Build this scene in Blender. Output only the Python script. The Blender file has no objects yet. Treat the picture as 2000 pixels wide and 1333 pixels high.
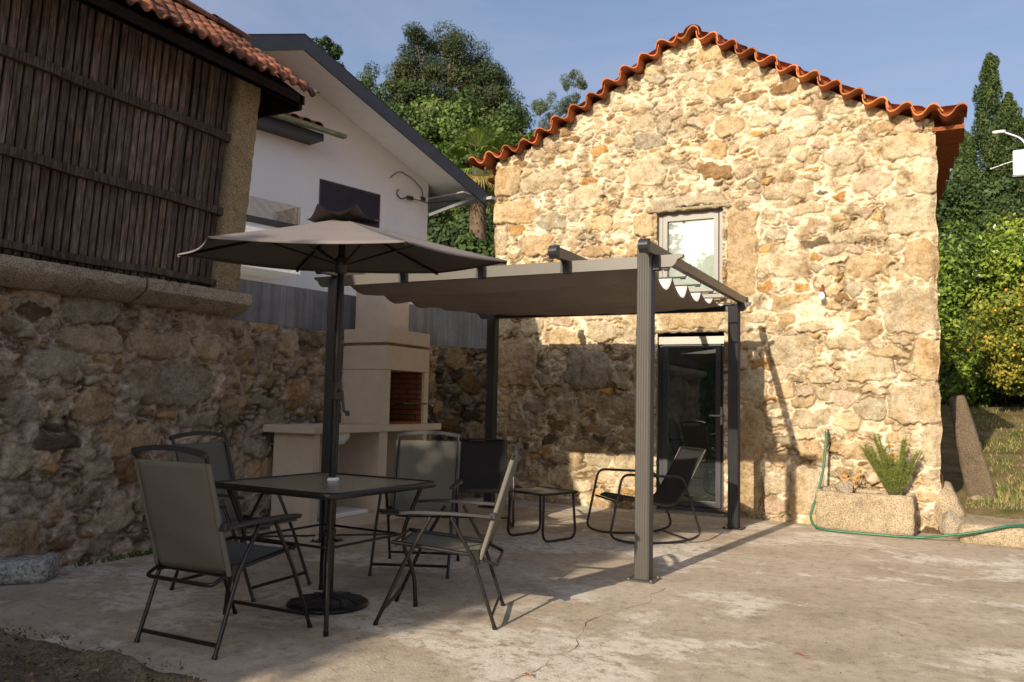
import bpy, math, random
import numpy as np
from mathutils import Vector, Matrix

# ------------------------------------------------------------------ camera, world, sun
SC = bpy.context.scene
COL = SC.collection
R = math.radians

cam_d = bpy.data.cameras.new("camera")
cam = bpy.data.objects.new("camera", cam_d)
COL.objects.link(cam)
cam_d.sensor_width = 36.0
cam_d.lens = 1620.0 / 2000.0 * 36.0
cam_d.clip_end = 2000.0
cam_d.clip_start = 0.05
yaw, pit, rol = R(27.269), R(4.230), R(1.203)
F_ = Vector((-math.sin(yaw) * math.cos(pit), math.cos(yaw) * math.cos(pit), math.sin(pit)))
R_ = Vector((math.cos(yaw), math.sin(yaw), 0))
U_ = R_.cross(F_)
R2 = R_ * math.cos(rol) + U_ * math.sin(rol)
U2 = -R_ * math.sin(rol) + U_ * math.cos(rol)
M = Matrix((R2, U2, -F_)).transposed().to_4x4()
M.translation = Vector((0, 0, 1.2))
cam.matrix_world = M
cam_d.dof.use_dof = True
cam_d.dof.focus_distance = 5.0
cam_d.dof.aperture_fstop = 5.0
SC.camera = cam

SUN_EL = R(22.8)
world = bpy.data.worlds.new("World")
SC.world = world
world.use_nodes = True
wn = world.node_tree.nodes
wl = world.node_tree.links
bg = wn["Background"]
sky = wn.new("ShaderNodeTexSky")
sky.sky_type = 'NISHITA'
sky.sun_disc = False
sky.sun_elevation = SUN_EL
sky.sun_rotation = R(186.6)
sky.altitude = 200
sky.air_density = 1.0
sky.dust_density = 4.0
sky.ozone_density = 2.0
bg.inputs[1].default_value = 0.125
tc = wn.new("ShaderNodeTexCoord")
mpw = wn.new("ShaderNodeMapping")
mpw.inputs["Scale"].default_value = (1.2, 2.6, 5.0)
mpw.inputs["Rotation"].default_value = (0.2, 0.35, 0.5)
wl.new(tc.outputs["Generated"], mpw.inputs[0])
nw = wn.new("ShaderNodeTexNoise")
nw.inputs["Scale"].default_value = 1.6
nw.inputs["Detail"].default_value = 9
nw.inputs["Roughness"].default_value = 0.62
nw.inputs["Distortion"].default_value = 0.5
wl.new(mpw.outputs[0], nw.inputs["Vector"])
mr = wn.new("ShaderNodeMapRange")      # thin high cirrus veil over the clear sky
mr.inputs["From Min"].default_value = 0.38
mr.inputs["From Max"].default_value = 0.72
mr.inputs["To Min"].default_value = 0.16
mr.inputs["To Max"].default_value = 0.50
wl.new(nw.outputs["Fac"], mr.inputs["Value"])
mxw = wn.new("ShaderNodeMix")
mxw.data_type = 'RGBA'
mxw.inputs[7].default_value = (3.1, 3.15, 4.1, 1)
wl.new(mr.outputs[0], mxw.inputs[0])
wl.new(sky.outputs[0], mxw.inputs[6])
wl.new(mxw.outputs[2], bg.inputs[0])

sun_d = bpy.data.lights.new("sun", 'SUN')
sun_d.energy = 5.0
sun_d.angle = R(0.55)
sun_d.color = (1.0, 0.875, 0.70)
sun = bpy.data.objects.new("sun", sun_d)
COL.objects.link(sun)
sdir = Vector((0.115 * math.cos(SUN_EL), 0.993 * math.cos(SUN_EL), -math.sin(SUN_EL)))
sun.rotation_euler = sdir.to_track_quat('-Z', 'Y').to_euler()
sun.location = (-3, -20, 12)

SC.view_settings.view_transform = 'Standard'
SC.view_settings.look = 'None'
SC.view_settings.gamma = 1.0
SC.view_settings.exposure = 0.42

# ------------------------------------------------------------------ materials
MATS = {}


def nt(name):
    m = bpy.data.materials.new(name)
    m.use_nodes = True
    t = m.node_tree
    b = t.nodes["Principled BSDF"]
    return m, t, b


def noise(t, scale, detail=4, rough=0.6, vec=None, dist=0.0):
    n = t.nodes.new("ShaderNodeTexNoise")
    n.inputs["Scale"].default_value = scale
    n.inputs["Detail"].default_value = detail
    n.inputs["Roughness"].default_value = rough
    n.inputs["Distortion"].default_value = dist
    if vec is not None:
        t.links.new(vec, n.inputs["Vector"])
    return n.outputs["Fac"]


def ramp(t, fac, stops):
    r = t.nodes.new("ShaderNodeValToRGB")
    els = r.color_ramp.elements
    while len(els) < len(stops):
        els.new(0.5)
    for e, (p, c) in zip(els, stops):
        e.position = p
        if isinstance(c, (int, float)):
            c = (c, c, c)
        e.color = (*c, 1)
    t.links.new(fac, r.inputs[0])
    return r.outputs[0]


def mixc(t, kind, a, b, fac=1.0):
    n = t.nodes.new("ShaderNodeMix")
    n.data_type = 'RGBA'
    n.blend_type = kind
    if isinstance(fac, (int, float)):
        n.inputs[0].default_value = fac
    else:
        t.links.new(fac, n.inputs[0])
    for i, v in ((6, a), (7, b)):
        if isinstance(v, tuple):
            n.inputs[i].default_value = (*v, 1)
        else:
            t.links.new(v, n.inputs[i])
    return n.outputs[2]


def coords(t, scale=(1, 1, 1), rot=(0, 0, 0), kind="Object"):
    c = t.nodes.new("ShaderNodeTexCoord")
    mp = t.nodes.new("ShaderNodeMapping")
    mp.inputs["Scale"].default_value = scale
    mp.inputs["Rotation"].default_value = rot
    t.links.new(c.outputs[kind], mp.inputs[0])
    return mp.outputs[0]


def bump(t, b, h, strength=0.3, dist=0.02):
    n = t.nodes.new("ShaderNodeBump")
    n.inputs["Strength"].default_value = strength
    n.inputs["Distance"].default_value = dist
    t.links.new(h, n.inputs["Height"])
    t.links.new(n.outputs[0], b.inputs["Normal"])


def plain(name, col, rough=0.6, metal=0.0, var=0.12, scale=6.0, spec=0.5, bmp=0.0, bscale=60, stretch=(1, 1, 1)):
    m, t, b = nt(name)
    v = coords(t, stretch)
    f = noise(t, scale, 5, 0.6, v)
    lo = tuple(c * (1 - var) for c in col)
    hi = tuple(min(1, c * (1 + var)) for c in col)
    t.links.new(ramp(t, f, [(0.3, lo), (0.7, hi)]), b.inputs["Base Color"])
    b.inputs["Roughness"].default_value = rough
    b.inputs["Metallic"].default_value = metal
    b.inputs["Specular IOR Level"].default_value = spec
    if bmp:
        bump(t, b, noise(t, bscale, 3, 0.6, v), bmp, 0.004)
    return m


def masonry_mat(name, stain=0.5, stain_col=(0.05, 0.045, 0.04)):
    m, t, b = nt(name)
    v = coords(t)
    a = t.nodes.new("ShaderNodeVertexColor")
    a.layer_name = "Col"
    big = noise(t, 1.1, 5, 0.62, v)
    med = noise(t, 7, 6, 0.7, v)
    fine = noise(t, 55, 4, 0.75, v)
    spk = noise(t, 150, 2, 0.8, v)
    c = mixc(t, 'MULTIPLY', a.outputs[0], ramp(t, med, [(0.30, (0.58, 0.50, 0.40)), (0.43, (0.88, 0.83, 0.74)), (0.55, (1.08, 1.05, 1.0)), (0.72, (1.32, 1.30, 1.24))]))
    c = mixc(t, 'MULTIPLY', c, ramp(t, noise(t, 26, 6, 0.75, v, 0.5), [(0.33, (0.55, 0.50, 0.45)), (0.46, (1, 1, 1)), (0.70, (1.15, 1.13, 1.08))]), 0.75)
    c = mixc(t, 'MULTIPLY', c, ramp(t, fine, [(0.3, (0.62, 0.6, 0.58)), (0.52, (1, 1, 1)), (0.75, (1.22, 1.2, 1.15))]), 0.8)
    c = mixc(t, 'MULTIPLY', c, ramp(t, spk, [(0.36, 0.45), (0.46, 1.0), (0.7, 1.1)]), 0.55)
    lich = noise(t, 3.2, 8, 0.75, v, 0.4)
    msk = ramp(t, lich, [(0.54, 0.0), (0.66, 1.0)])
    c = mixc(t, 'MIX', c, mixc(t, 'MULTIPLY', c, (0.45, 0.43, 0.40)), mixc(t, 'MULTIPLY', msk, (stain, stain, stain)))
    l2 = ramp(t, noise(t, 22, 6, 0.8, v), [(0.60, 0.0), (0.68, 1.0)])
    msk2 = mixc(t, 'MULTIPLY', l2, ramp(t, big, [(0.45, 0.0), (0.6, stain * 1.3)]))
    c = mixc(t, 'MIX', c, stain_col, msk2)
    t.links.new(c, b.inputs["Base Color"])
    b.inputs["Roughness"].default_value = 0.92
    b.inputs["Specular IOR Level"].default_value = 0.15
    ad = t.nodes.new("ShaderNodeMath")
    ad.operation = 'ADD'
    t.links.new(fine, ad.inputs[0])
    t.links.new(noise(t, 20, 5, 0.7, v), ad.inputs[1])
    bump(t, b, ad.outputs[0], 0.75, 0.014)
    return m


def granite_mat(name, base, hi, dark=(0.05, 0.045, 0.04), stain=0.6, sc=1.0):
    m, t, b = nt(name)
    v = coords(t)
    c = ramp(t, noise(t, 3 * sc, 6, 0.7, v), [(0.3, base), (0.7, hi)])
    c = mixc(t, 'MULTIPLY', c, ramp(t, noise(t, 90 * sc, 3, 0.8, v), [(0.38, 0.4), (0.5, 1.0), (0.66, 1.35)]))
    msk = ramp(t, noise(t, 7 * sc, 8, 0.78, v, 0.3), [(0.52, 0.0), (0.68, stain)])
    c = mixc(t, 'MIX', c, dark, msk)
    t.links.new(c, b.inputs["Base Color"])
    b.inputs["Roughness"].default_value = 0.93
    b.inputs["Specular IOR Level"].default_value = 0.15
    bump(t, b, noise(t, 45 * sc, 6, 0.75, v), 0.8, 0.012)
    return m


def concrete_floor():
    m, t, b = nt("concrete_floor")
    v = coords(t)
    vs = coords(t, (1.0, 1.25, 1.0), (0, 0, R(35)))
    c = ramp(t, noise(t, 0.8, 6, 0.65, vs), [(0.3, (0.32, 0.255, 0.18)), (0.52, (0.42, 0.345, 0.255)), (0.72, (0.50, 0.43, 0.335))])
    worn = ramp(t, noise(t, 0.62, 12, 0.66, vs, 0.35), [(0.505, 0.0), (0.55, 0.9)])
    c = mixc(t, 'MIX', c, (0.62, 0.56, 0.47), mixc(t, 'MULTIPLY', worn, ramp(t, noise(t, 7, 9, 0.78, v), [(0.40, 0.05), (0.50, 0.95)])))
    sp_ = ramp(t, noise(t, 3.6, 12, 0.8, v, 0.2), [(0.565, 0.0), (0.63, 0.45)])
    c = mixc(t, 'MIX', c, (0.58, 0.52, 0.43), sp_)
    dk = ramp(t, noise(t, 1.5, 12, 0.75, vs, 0.3), [(0.54, 0.0), (0.72, 0.7)])
    c = mixc(t, 'MIX', c, (0.21, 0.16, 0.115), dk)
    c = mixc(t, 'MULTIPLY', c, ramp(t, noise(t, 14, 8, 0.8, v), [(0.34, 0.58), (0.47, 1.0), (0.66, 1.16)]))
    c = mixc(t, 'MULTIPLY', c, ramp(t, noise(t, 120, 3, 0.8, v), [(0.33, 0.5), (0.44, 1.0), (0.7, 1.12)]), 0.8)
    pits = ramp(t, noise(t, 34, 2, 0.5, v), [(0.235, 0.25), (0.27, 1.0)])
    c = mixc(t, 'MULTIPLY', c, pits)
    t.links.new(c, b.inputs["Base Color"])
    b.inputs["Roughness"].default_value = 0.85
    b.inputs["Specular IOR Level"].default_value = 0.25
    ad = t.nodes.new("ShaderNodeMath")
    ad.operation = 'ADD'
    t.links.new(noise(t, 60, 5, 0.7, v), ad.inputs[0])
    t.links.new(noise(t, 4, 5, 0.6, v), ad.inputs[1])
    bump(t, b, ad.outputs[0], 0.55, 0.012)
    return m


def tile_mat(name, a, bcol, moss):
    m, t, b = nt(name)
    v = coords(t)
    vc = t.nodes.new("ShaderNodeVertexColor")
    vc.layer_name = "Col"
    c = ramp(t, noise(t, 5, 6, 0.7, v), [(0.3, a), (0.7, bcol)])
    c = mixc(t, 'MULTIPLY', c, vc.outputs[0])
    c = mixc(t, 'MULTIPLY', c, ramp(t, noise(t, 40, 4, 0.7, v), [(0.3, 0.7), (0.6, 1.1)]))
    msk = ramp(t, noise(t, 9, 8, 0.8, v, 0.3), [(0.54, 0.0), (0.66, moss)])
    c = mixc(t, 'MIX', c, (0.05, 0.035, 0.025), msk)
    t.links.new(c, b.inputs["Base Color"])
    b.inputs["Roughness"].default_value = 0.8
    b.inputs["Specular IOR Level"].default_value = 0.3
    bump(t, b, noise(t, 50, 5, 0.7, v), 0.5, 0.006)
    return m


def leaf_mat(name, rough=0.55, trans=0.25):
    boost = 1.35
    m, t, b = nt(name)
    vc = t.nodes.new("ShaderNodeVertexColor")
    vc.layer_name = "Col"
    t.links.new(mixc(t, 'MULTIPLY', vc.outputs[0], (boost, boost, boost)), b.inputs["Base Color"])
    b.inputs["Roughness"].default_value = rough
    b.inputs["Specular IOR Level"].default_value = 0.3
    tr = t.nodes.new("ShaderNodeBsdfTranslucent")
    t.links.new(mixc(t, 'MULTIPLY', vc.outputs[0], (1.1, 1.3, 0.5)), tr.inputs[0])
    mx = t.nodes.new("ShaderNodeMixShader")
    mx.inputs[0].default_value = trans
    t.links.new(b.outputs[0], mx.inputs[1])
    t.links.new(tr.outputs[0], mx.inputs[2])
    t.links.new(mx.outputs[0], t.nodes["Material Output"].inputs[0])
    return m


def wood_mat():
    m, t, b = nt("weathered_wood")
    vc = t.nodes.new("ShaderNodeVertexColor")
    vc.layer_name = "Col"
    v = coords(t, (30, 30, 1.6))
    c = ramp(t, noise(t, 2.2, 6, 0.7, v), [(0.28, (0.03, 0.022, 0.018)), (0.5, (0.125, 0.10, 0.085)), (0.72, (0.29, 0.25, 0.22))])
    c = mixc(t, 'MULTIPLY', c, vc.outputs[0])
    v2 = coords(t)
    c = mixc(t, 'MULTIPLY', c, ramp(t, noise(t, 2.0, 5, 0.7, v2), [(0.3, (0.7, 0.62, 0.55)), (0.7, (1.15, 1.12, 1.1))]))
    t.links.new(c, b.inputs["Base Color"])
    b.inputs["Roughness"].default_value = 0.9
    b.inputs["Specular IOR Level"].default_value = 0.2
    bump(t, b, noise(t, 3, 6, 0.7, v), 0.7, 0.006)
    return m


def fabric_mat(name, col, trans=0.12, weave=260, rough=0.85, alpha_mesh=False):
    m, t, b = nt(name)
    v = coords(t)
    c = ramp(t, noise(t, 2.0, 4, 0.6, v), [(0.3, tuple(x * 0.88 for x in col)), (0.7, tuple(x * 1.1 for x in col))])
    c = mixc(t, 'MULTIPLY', c, ramp(t, noise(t, weave, 1, 0.5, v), [(0.35, 0.8), (0.65, 1.12)]), 0.6)
    t.links.new(c, b.inputs["Base Color"])
    b.inputs["Roughness"].default_value = rough
    b.inputs["Specular IOR Level"].default_value = 0.25
    bump(t, b, noise(t, 5, 3, 0.5, v), 0.35, 0.02)
    tr = t.nodes.new("ShaderNodeBsdfTranslucent")
    t.links.new(c, tr.inputs[0])
    mx = t.nodes.new("ShaderNodeMixShader")
    mx.inputs[0].default_value = trans
    t.links.new(b.outputs[0], mx.inputs[1])
    t.links.new(tr.outputs[0], mx.inputs[2])
    t.links.new(mx.outputs[0], t.nodes["Material Output"].inputs[0])
    return m


def glass_mat(name, tint, refl, transp, rough=0.0):
    # window glass: a clear sheet whose dark coating reflects the world outside
    m, t, b = nt(name)
    b.inputs["Base Color"].default_value = (*tint, 1)
    b.inputs["Roughness"].default_value = 0.25
    gl = t.nodes.new("ShaderNodeBsdfGlossy")
    gl.inputs["Roughness"].default_value = rough
    gl.inputs["Color"].default_value = (0.86, 0.95, 0.88, 1)
    tp = t.nodes.new("ShaderNodeBsdfTransparent")
    tp.inputs[0].default_value = (0.88, 0.9, 0.89, 1)
    m1 = t.nodes.new("ShaderNodeMixShader")
    m1.inputs[0].default_value = transp
    t.links.new(b.outputs[0], m1.inputs[1])
    t.links.new(tp.outputs[0], m1.inputs[2])
    fr = t.nodes.new("ShaderNodeFresnel")
    fr.inputs[0].default_value = refl
    m2 = t.nodes.new("ShaderNodeMixShader")
    t.links.new(fr.outputs[0], m2.inputs[0])
    t.links.new(m1.outputs[0], m2.inputs[1])
    t.links.new(gl.outputs[0], m2.inputs[2])
    if rough == 0.0:
        v = coords(t)
        bn = t.nodes.new("ShaderNodeBump")
        bn.inputs["Strength"].default_value = 0.05
        bn.inputs["Distance"].default_value = 0.02
        t.links.new(noise(t, 1.3, 2, 0.5, v), bn.inputs["Height"])
        t.links.new(bn.outputs[0], gl.inputs["Normal"])
    t.links.new(m2.outputs[0], t.nodes["Material Output"].inputs[0])
    return m


def stucco_mat():
    m, t, b = nt("white_stucco")
    v = coords(t)
    t.links.new(ramp(t, noise(t, 1.2, 6, 0.6, v), [(0.3, (0.83, 0.84, 0.83)), (0.7, (0.89, 0.895, 0.885))]), b.inputs["Base Color"])
    b.inputs["Roughness"].default_value = 0.9
    bump(t, b, noise(t, 26, 5, 0.7, v), 0.7, 0.02)
    return m


def concrete_wall_mat():
    m, t, b = nt("board_marked_concrete")
    v = coords(t, (9, 9, 0.5))
    v2 = coords(t)
    c = ramp(t, noise(t, 1.2, 7, 0.7, v), [(0.28, (0.10, 0.105, 0.11)), (0.5, (0.19, 0.195, 0.20)), (0.75, (0.30, 0.305, 0.31))])
    c = mixc(t, 'MULTIPLY', c, ramp(t, noise(t, 2.2, 6, 0.7, v2), [(0.3, 0.65), (0.7, 1.15)]))
    t.links.new(c, b.inputs["Base Color"])
    b.inputs["Roughness"].default_value = 0.88
    bump(t, b, noise(t, 4, 5, 0.6, v), 0.3, 0.01)
    return m


def ground_mat(name, cols, scale, bmp=0.6):
    m, t, b = nt(name)
    v = coords(t)
    c = ramp(t, noise(t, scale, 7, 0.7, v), [(0.33, cols[0]), (0.5, cols[1]), (0.66, cols[2])])
    c = mixc(t, 'MULTIPLY', c, ramp(t, noise(t, scale * 18, 4, 0.7, v), [(0.3, 0.55), (0.7, 1.3)]))
    t.links.new(c, b.inputs["Base Color"])
    b.inputs["Roughness"].default_value = 0.95
    b.inputs["Specular IOR Level"].default_value = 0.1
    bump(t, b, noise(t, scale * 10, 6, 0.75, v), bmp, 0.05)
    return m


M_barn = masonry_mat("golden_rubble", 0.6)
M_wall = masonry_mat("brown_rubble", 0.75)
M_floor = concrete_floor()
M_granite = granite_mat("grey_granite", (0.26, 0.215, 0.155), (0.42, 0.35, 0.26), (0.05, 0.045, 0.035), 0.8)
M_trough = granite_mat("golden_granite", (0.30, 0.23, 0.14), (0.46, 0.37, 0.25), (0.09, 0.07, 0.045), 0.6)
M_slab = granite_mat("brown_slab", (0.095, 0.07, 0.045), (0.17, 0.13, 0.09), (0.06, 0.045, 0.03), 0.6)
M_pale = granite_mat("pale_limestone", (0.30, 0.29, 0.275), (0.48, 0.465, 0.44), (0.12, 0.11, 0.10), 0.4, 0.45)
M_tile = tile_mat("terracotta", (0.40, 0.115, 0.038), (0.52, 0.185, 0.06), 0.45)
M_oldtile = tile_mat("old_terracotta", (0.11, 0.045, 0.028), (0.27, 0.095, 0.042), 1.0)
M_wood = wood_mat()
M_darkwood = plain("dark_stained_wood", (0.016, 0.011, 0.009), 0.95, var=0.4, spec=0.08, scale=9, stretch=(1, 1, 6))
M_stucco = stucco_mat()
M_soffit = plain("painted_soffit", (0.86, 0.86, 0.85), 0.8, var=0.04)
M_fascia = plain("charcoal_sheet", (0.045, 0.05, 0.055), 0.45, 0.3, var=0.15)
M_shutter = plain("navy_shutter", (0.022, 0.026, 0.04), 0.5, 0.2, var=0.15)
M_galv = plain("galvanised_steel", (0.45, 0.46, 0.47), 0.45, 0.7, var=0.15)
M_white = plain("white_paint", (0.75, 0.75, 0.73), 0.6, var=0.05)
M_cwall = concrete_wall_mat()
M_bbq = plain("cast_stone", (0.58, 0.49, 0.385), 0.85, var=0.07, scale=7, bmp=0.35, bscale=150, spec=0.2)
M_bbqdark = plain("joint_shadow_mortar", (0.16, 0.11, 0.06), 0.9, var=0.3)
M_brick = None
M_black = plain("black_steel", (0.018, 0.017, 0.017), 0.32, 0.3, var=0.3, scale=30)
M_tube = plain("brown_black_tube", (0.030, 0.025, 0.023), 0.30, 0.5, var=0.25, scale=30)
M_alu = plain("taupe_aluminium", (0.108, 0.100, 0.088), 0.42, 0.35, var=0.06, scale=3)
M_aludark = plain("charcoal_aluminium", (0.032, 0.031, 0.033), 0.42, 0.35, var=0.15)
M_plastic = plain("black_plastic", (0.022, 0.022, 0.024), 0.5, var=0.1)
M_sling = fabric_mat("olive_sling", (0.165, 0.155, 0.128), 0.14, 400)
M_slingdark = fabric_mat("black_sling", (0.032, 0.030, 0.031), 0.10, 400)
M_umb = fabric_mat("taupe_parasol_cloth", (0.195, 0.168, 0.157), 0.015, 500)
M_ventshade = fabric_mat("shaded_vent_cloth", (0.10, 0.088, 0.085), 0.0, 500)  # darker copy of the umbrella cloth; the flap's shade put into its colour
M_umbshade = fabric_mat("shaded_parasol_underside", (0.085, 0.074, 0.066), 0.0, 500)  # same umbrella cloth; the shade underneath put into a darker colour
M_canopyshade = fabric_mat("shaded_canopy_underside", (0.27, 0.225, 0.205), 0.0, 500)  # underside shade of the pergola cloth put into a browner colour
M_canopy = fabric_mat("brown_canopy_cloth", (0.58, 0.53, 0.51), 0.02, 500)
M_frame = plain("grey_window_paint", (0.215, 0.20, 0.175), 0.45, var=0.08)
M_doorframe = plain("dark_door_paint", (0.05, 0.05, 0.055), 0.4, 0.2, var=0.1)
M_sill = plain("pale_metal_sill", (0.30, 0.28, 0.245), 0.4, 0.5, var=0.15)
M_glass = glass_mat("reflective_window_glass", (0.012, 0.018, 0.015), 3.2, 0.15)
M_glass2 = glass_mat("clear_window_glass", (0.3, 0.3, 0.3), 2.2, 0.93)
M_balglass = glass_mat("balcony_glass", (0.3, 0.36, 0.35), 1.5, 0.72, 0.02)
M_interior = plain("dim_room", (0.10, 0.10, 0.09), 0.9)
M_hose = plain("green_rubber", (0.02, 0.12, 0.062), 0.42, var=0.25, scale=20)
M_leaf = leaf_mat("leaves")
M_bark = granite_mat("bark", (0.09, 0.06, 0.04), (0.19, 0.14, 0.10), (0.03, 0.02, 0.015), 0.7, 1.5)
M_lawn = ground_mat("dry_lawn_soil", [(0.065, 0.085, 0.022), (0.17, 0.135, 0.055), (0.30, 0.20, 0.11)], 2.3)
M_soil = ground_mat("garden_soil", [(0.06, 0.045, 0.03), (0.12, 0.085, 0.055), (0.19, 0.14, 0.09)], 3.0)
M_hill = ground_mat("hillside_scrub", [(0.02, 0.03, 0.012), (0.045, 0.055, 0.02), (0.10, 0.075, 0.04)], 0.6)
M_bulb = plain("white_glass_bulb", (0.85, 0.85, 0.82), 0.15)
M_brass = plain("aged_brass", (0.35, 0.25, 0.12), 0.35, 0.8)
M_red = plain("dry_leaf", (0.34, 0.13, 0.07), 0.7, var=0.3, scale=40)
M_orange = plain("orange_fruit", (0.75, 0.30, 0.03), 0.5, var=0.15, scale=20)


def tabletop_mat():
    m, t, b = nt("rippled_table_glass")
    v = coords(t)
    b.inputs["Base Color"].default_value = (0.20, 0.18, 0.13, 1)
    b.inputs["Roughness"].default_value = 0.2
    b.inputs["Specular IOR Level"].default_value = 0.75
    bump(t, b, noise(t, 38, 3, 0.5, v), 0.5, 0.008)
    return m


M_tabletop = tabletop_mat()


def brick_mat():
    m, t, b = nt("firebrick")
    v = coords(t)
    br = t.nodes.new("ShaderNodeTexBrick")
    br.inputs["Color1"].default_value = (0.36, 0.12, 0.04, 1)
    br.inputs["Color2"].default_value = (0.28, 0.09, 0.03, 1)
    br.inputs["Mortar"].default_value = (0.05, 0.035, 0.025, 1)
    br.inputs["Scale"].default_value = 1.0
    br.inputs["Brick Width"].default_value = 0.22
    br.inputs["Row Height"].default_value = 0.055
    br.inputs["Mortar Size"].default_value = 0.006
    mp = t.nodes.new("ShaderNodeSeparateXYZ")
    cb = t.nodes.new("ShaderNodeCombineXYZ")
    ad = t.nodes.new("ShaderNodeMath")
    ad.operation = 'ADD'
    t.links.new(v, mp.inputs[0])
    t.links.new(mp.outputs[0], ad.inputs[0])
    t.links.new(mp.outputs[1], ad.inputs[1])
    t.links.new(ad.outputs[0], cb.inputs[0])
    t.links.new(mp.outputs[2], cb.inputs[1])
    t.links.new(cb.outputs[0], br.inputs["Vector"])
    t.links.new(mixc(t, 'MULTIPLY', br.outputs[0], ramp(t, noise(t, 6, 5, 0.7, v), [(0.3, 0.5), (0.7, 1.15)])), b.inputs["Base Color"])
    b.inputs["Roughness"].default_value = 0.9
    return m


M_brick = brick_mat()


# ------------------------------------------------------------------ object helpers
def tag(o, label=None, cat=None, group=None, kind=None):
    if label:
        o["label"] = label
    if cat:
        o["category"] = cat
    if group:
        o["group"] = group
    if kind:
        o["kind"] = kind
    return o


def thing(name, label, cat, loc=(0, 0, 0), rz=0.0, group=None):
    o = bpy.data.objects.new(name, None)
    o.empty_display_size = 0.1
    COL.objects.link(o)
    o.location = loc
    o.rotation_euler = (0, 0, rz)
    return tag(o, label, cat, group)


def mesh_np(name, V, Fq, mat, parent=None, smooth=False, col=None):
    me = bpy.data.meshes.new(name)
    V = np.asarray(V, dtype=np.float32)
    Fq = np.asarray(Fq, dtype=np.int32)
    k = Fq.shape[1]
    me.vertices.add(len(V))
    me.vertices.foreach_set("co", V.ravel())
    me.loops.add(Fq.size)
    me.loops.foreach_set("vertex_index", Fq.ravel())
    me.polygons.add(len(Fq))
    me.polygons.foreach_set("loop_start", np.arange(0, Fq.size, k, dtype=np.int32))
    try:
        me.polygons.foreach_set("loop_total", np.full(len(Fq), k, dtype=np.int32))
    except Exception:
        pass
    me.update(calc_edges=True)
    me.polygons.foreach_set("use_smooth", np.full(len(Fq), smooth, dtype=bool))
    if col is not None:
        a = me.color_attributes.new("Col", 'FLOAT_COLOR', 'POINT')
        c4 = np.ones((len(V), 4), dtype=np.float32)
        c4[:, :3] = col
        a.data.foreach_set("color", c4.ravel())
    me.materials.append(mat)
    o = bpy.data.objects.new(name, me)
    COL.objects.link(o)
    if parent:
        o.parent = parent
    return o


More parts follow.
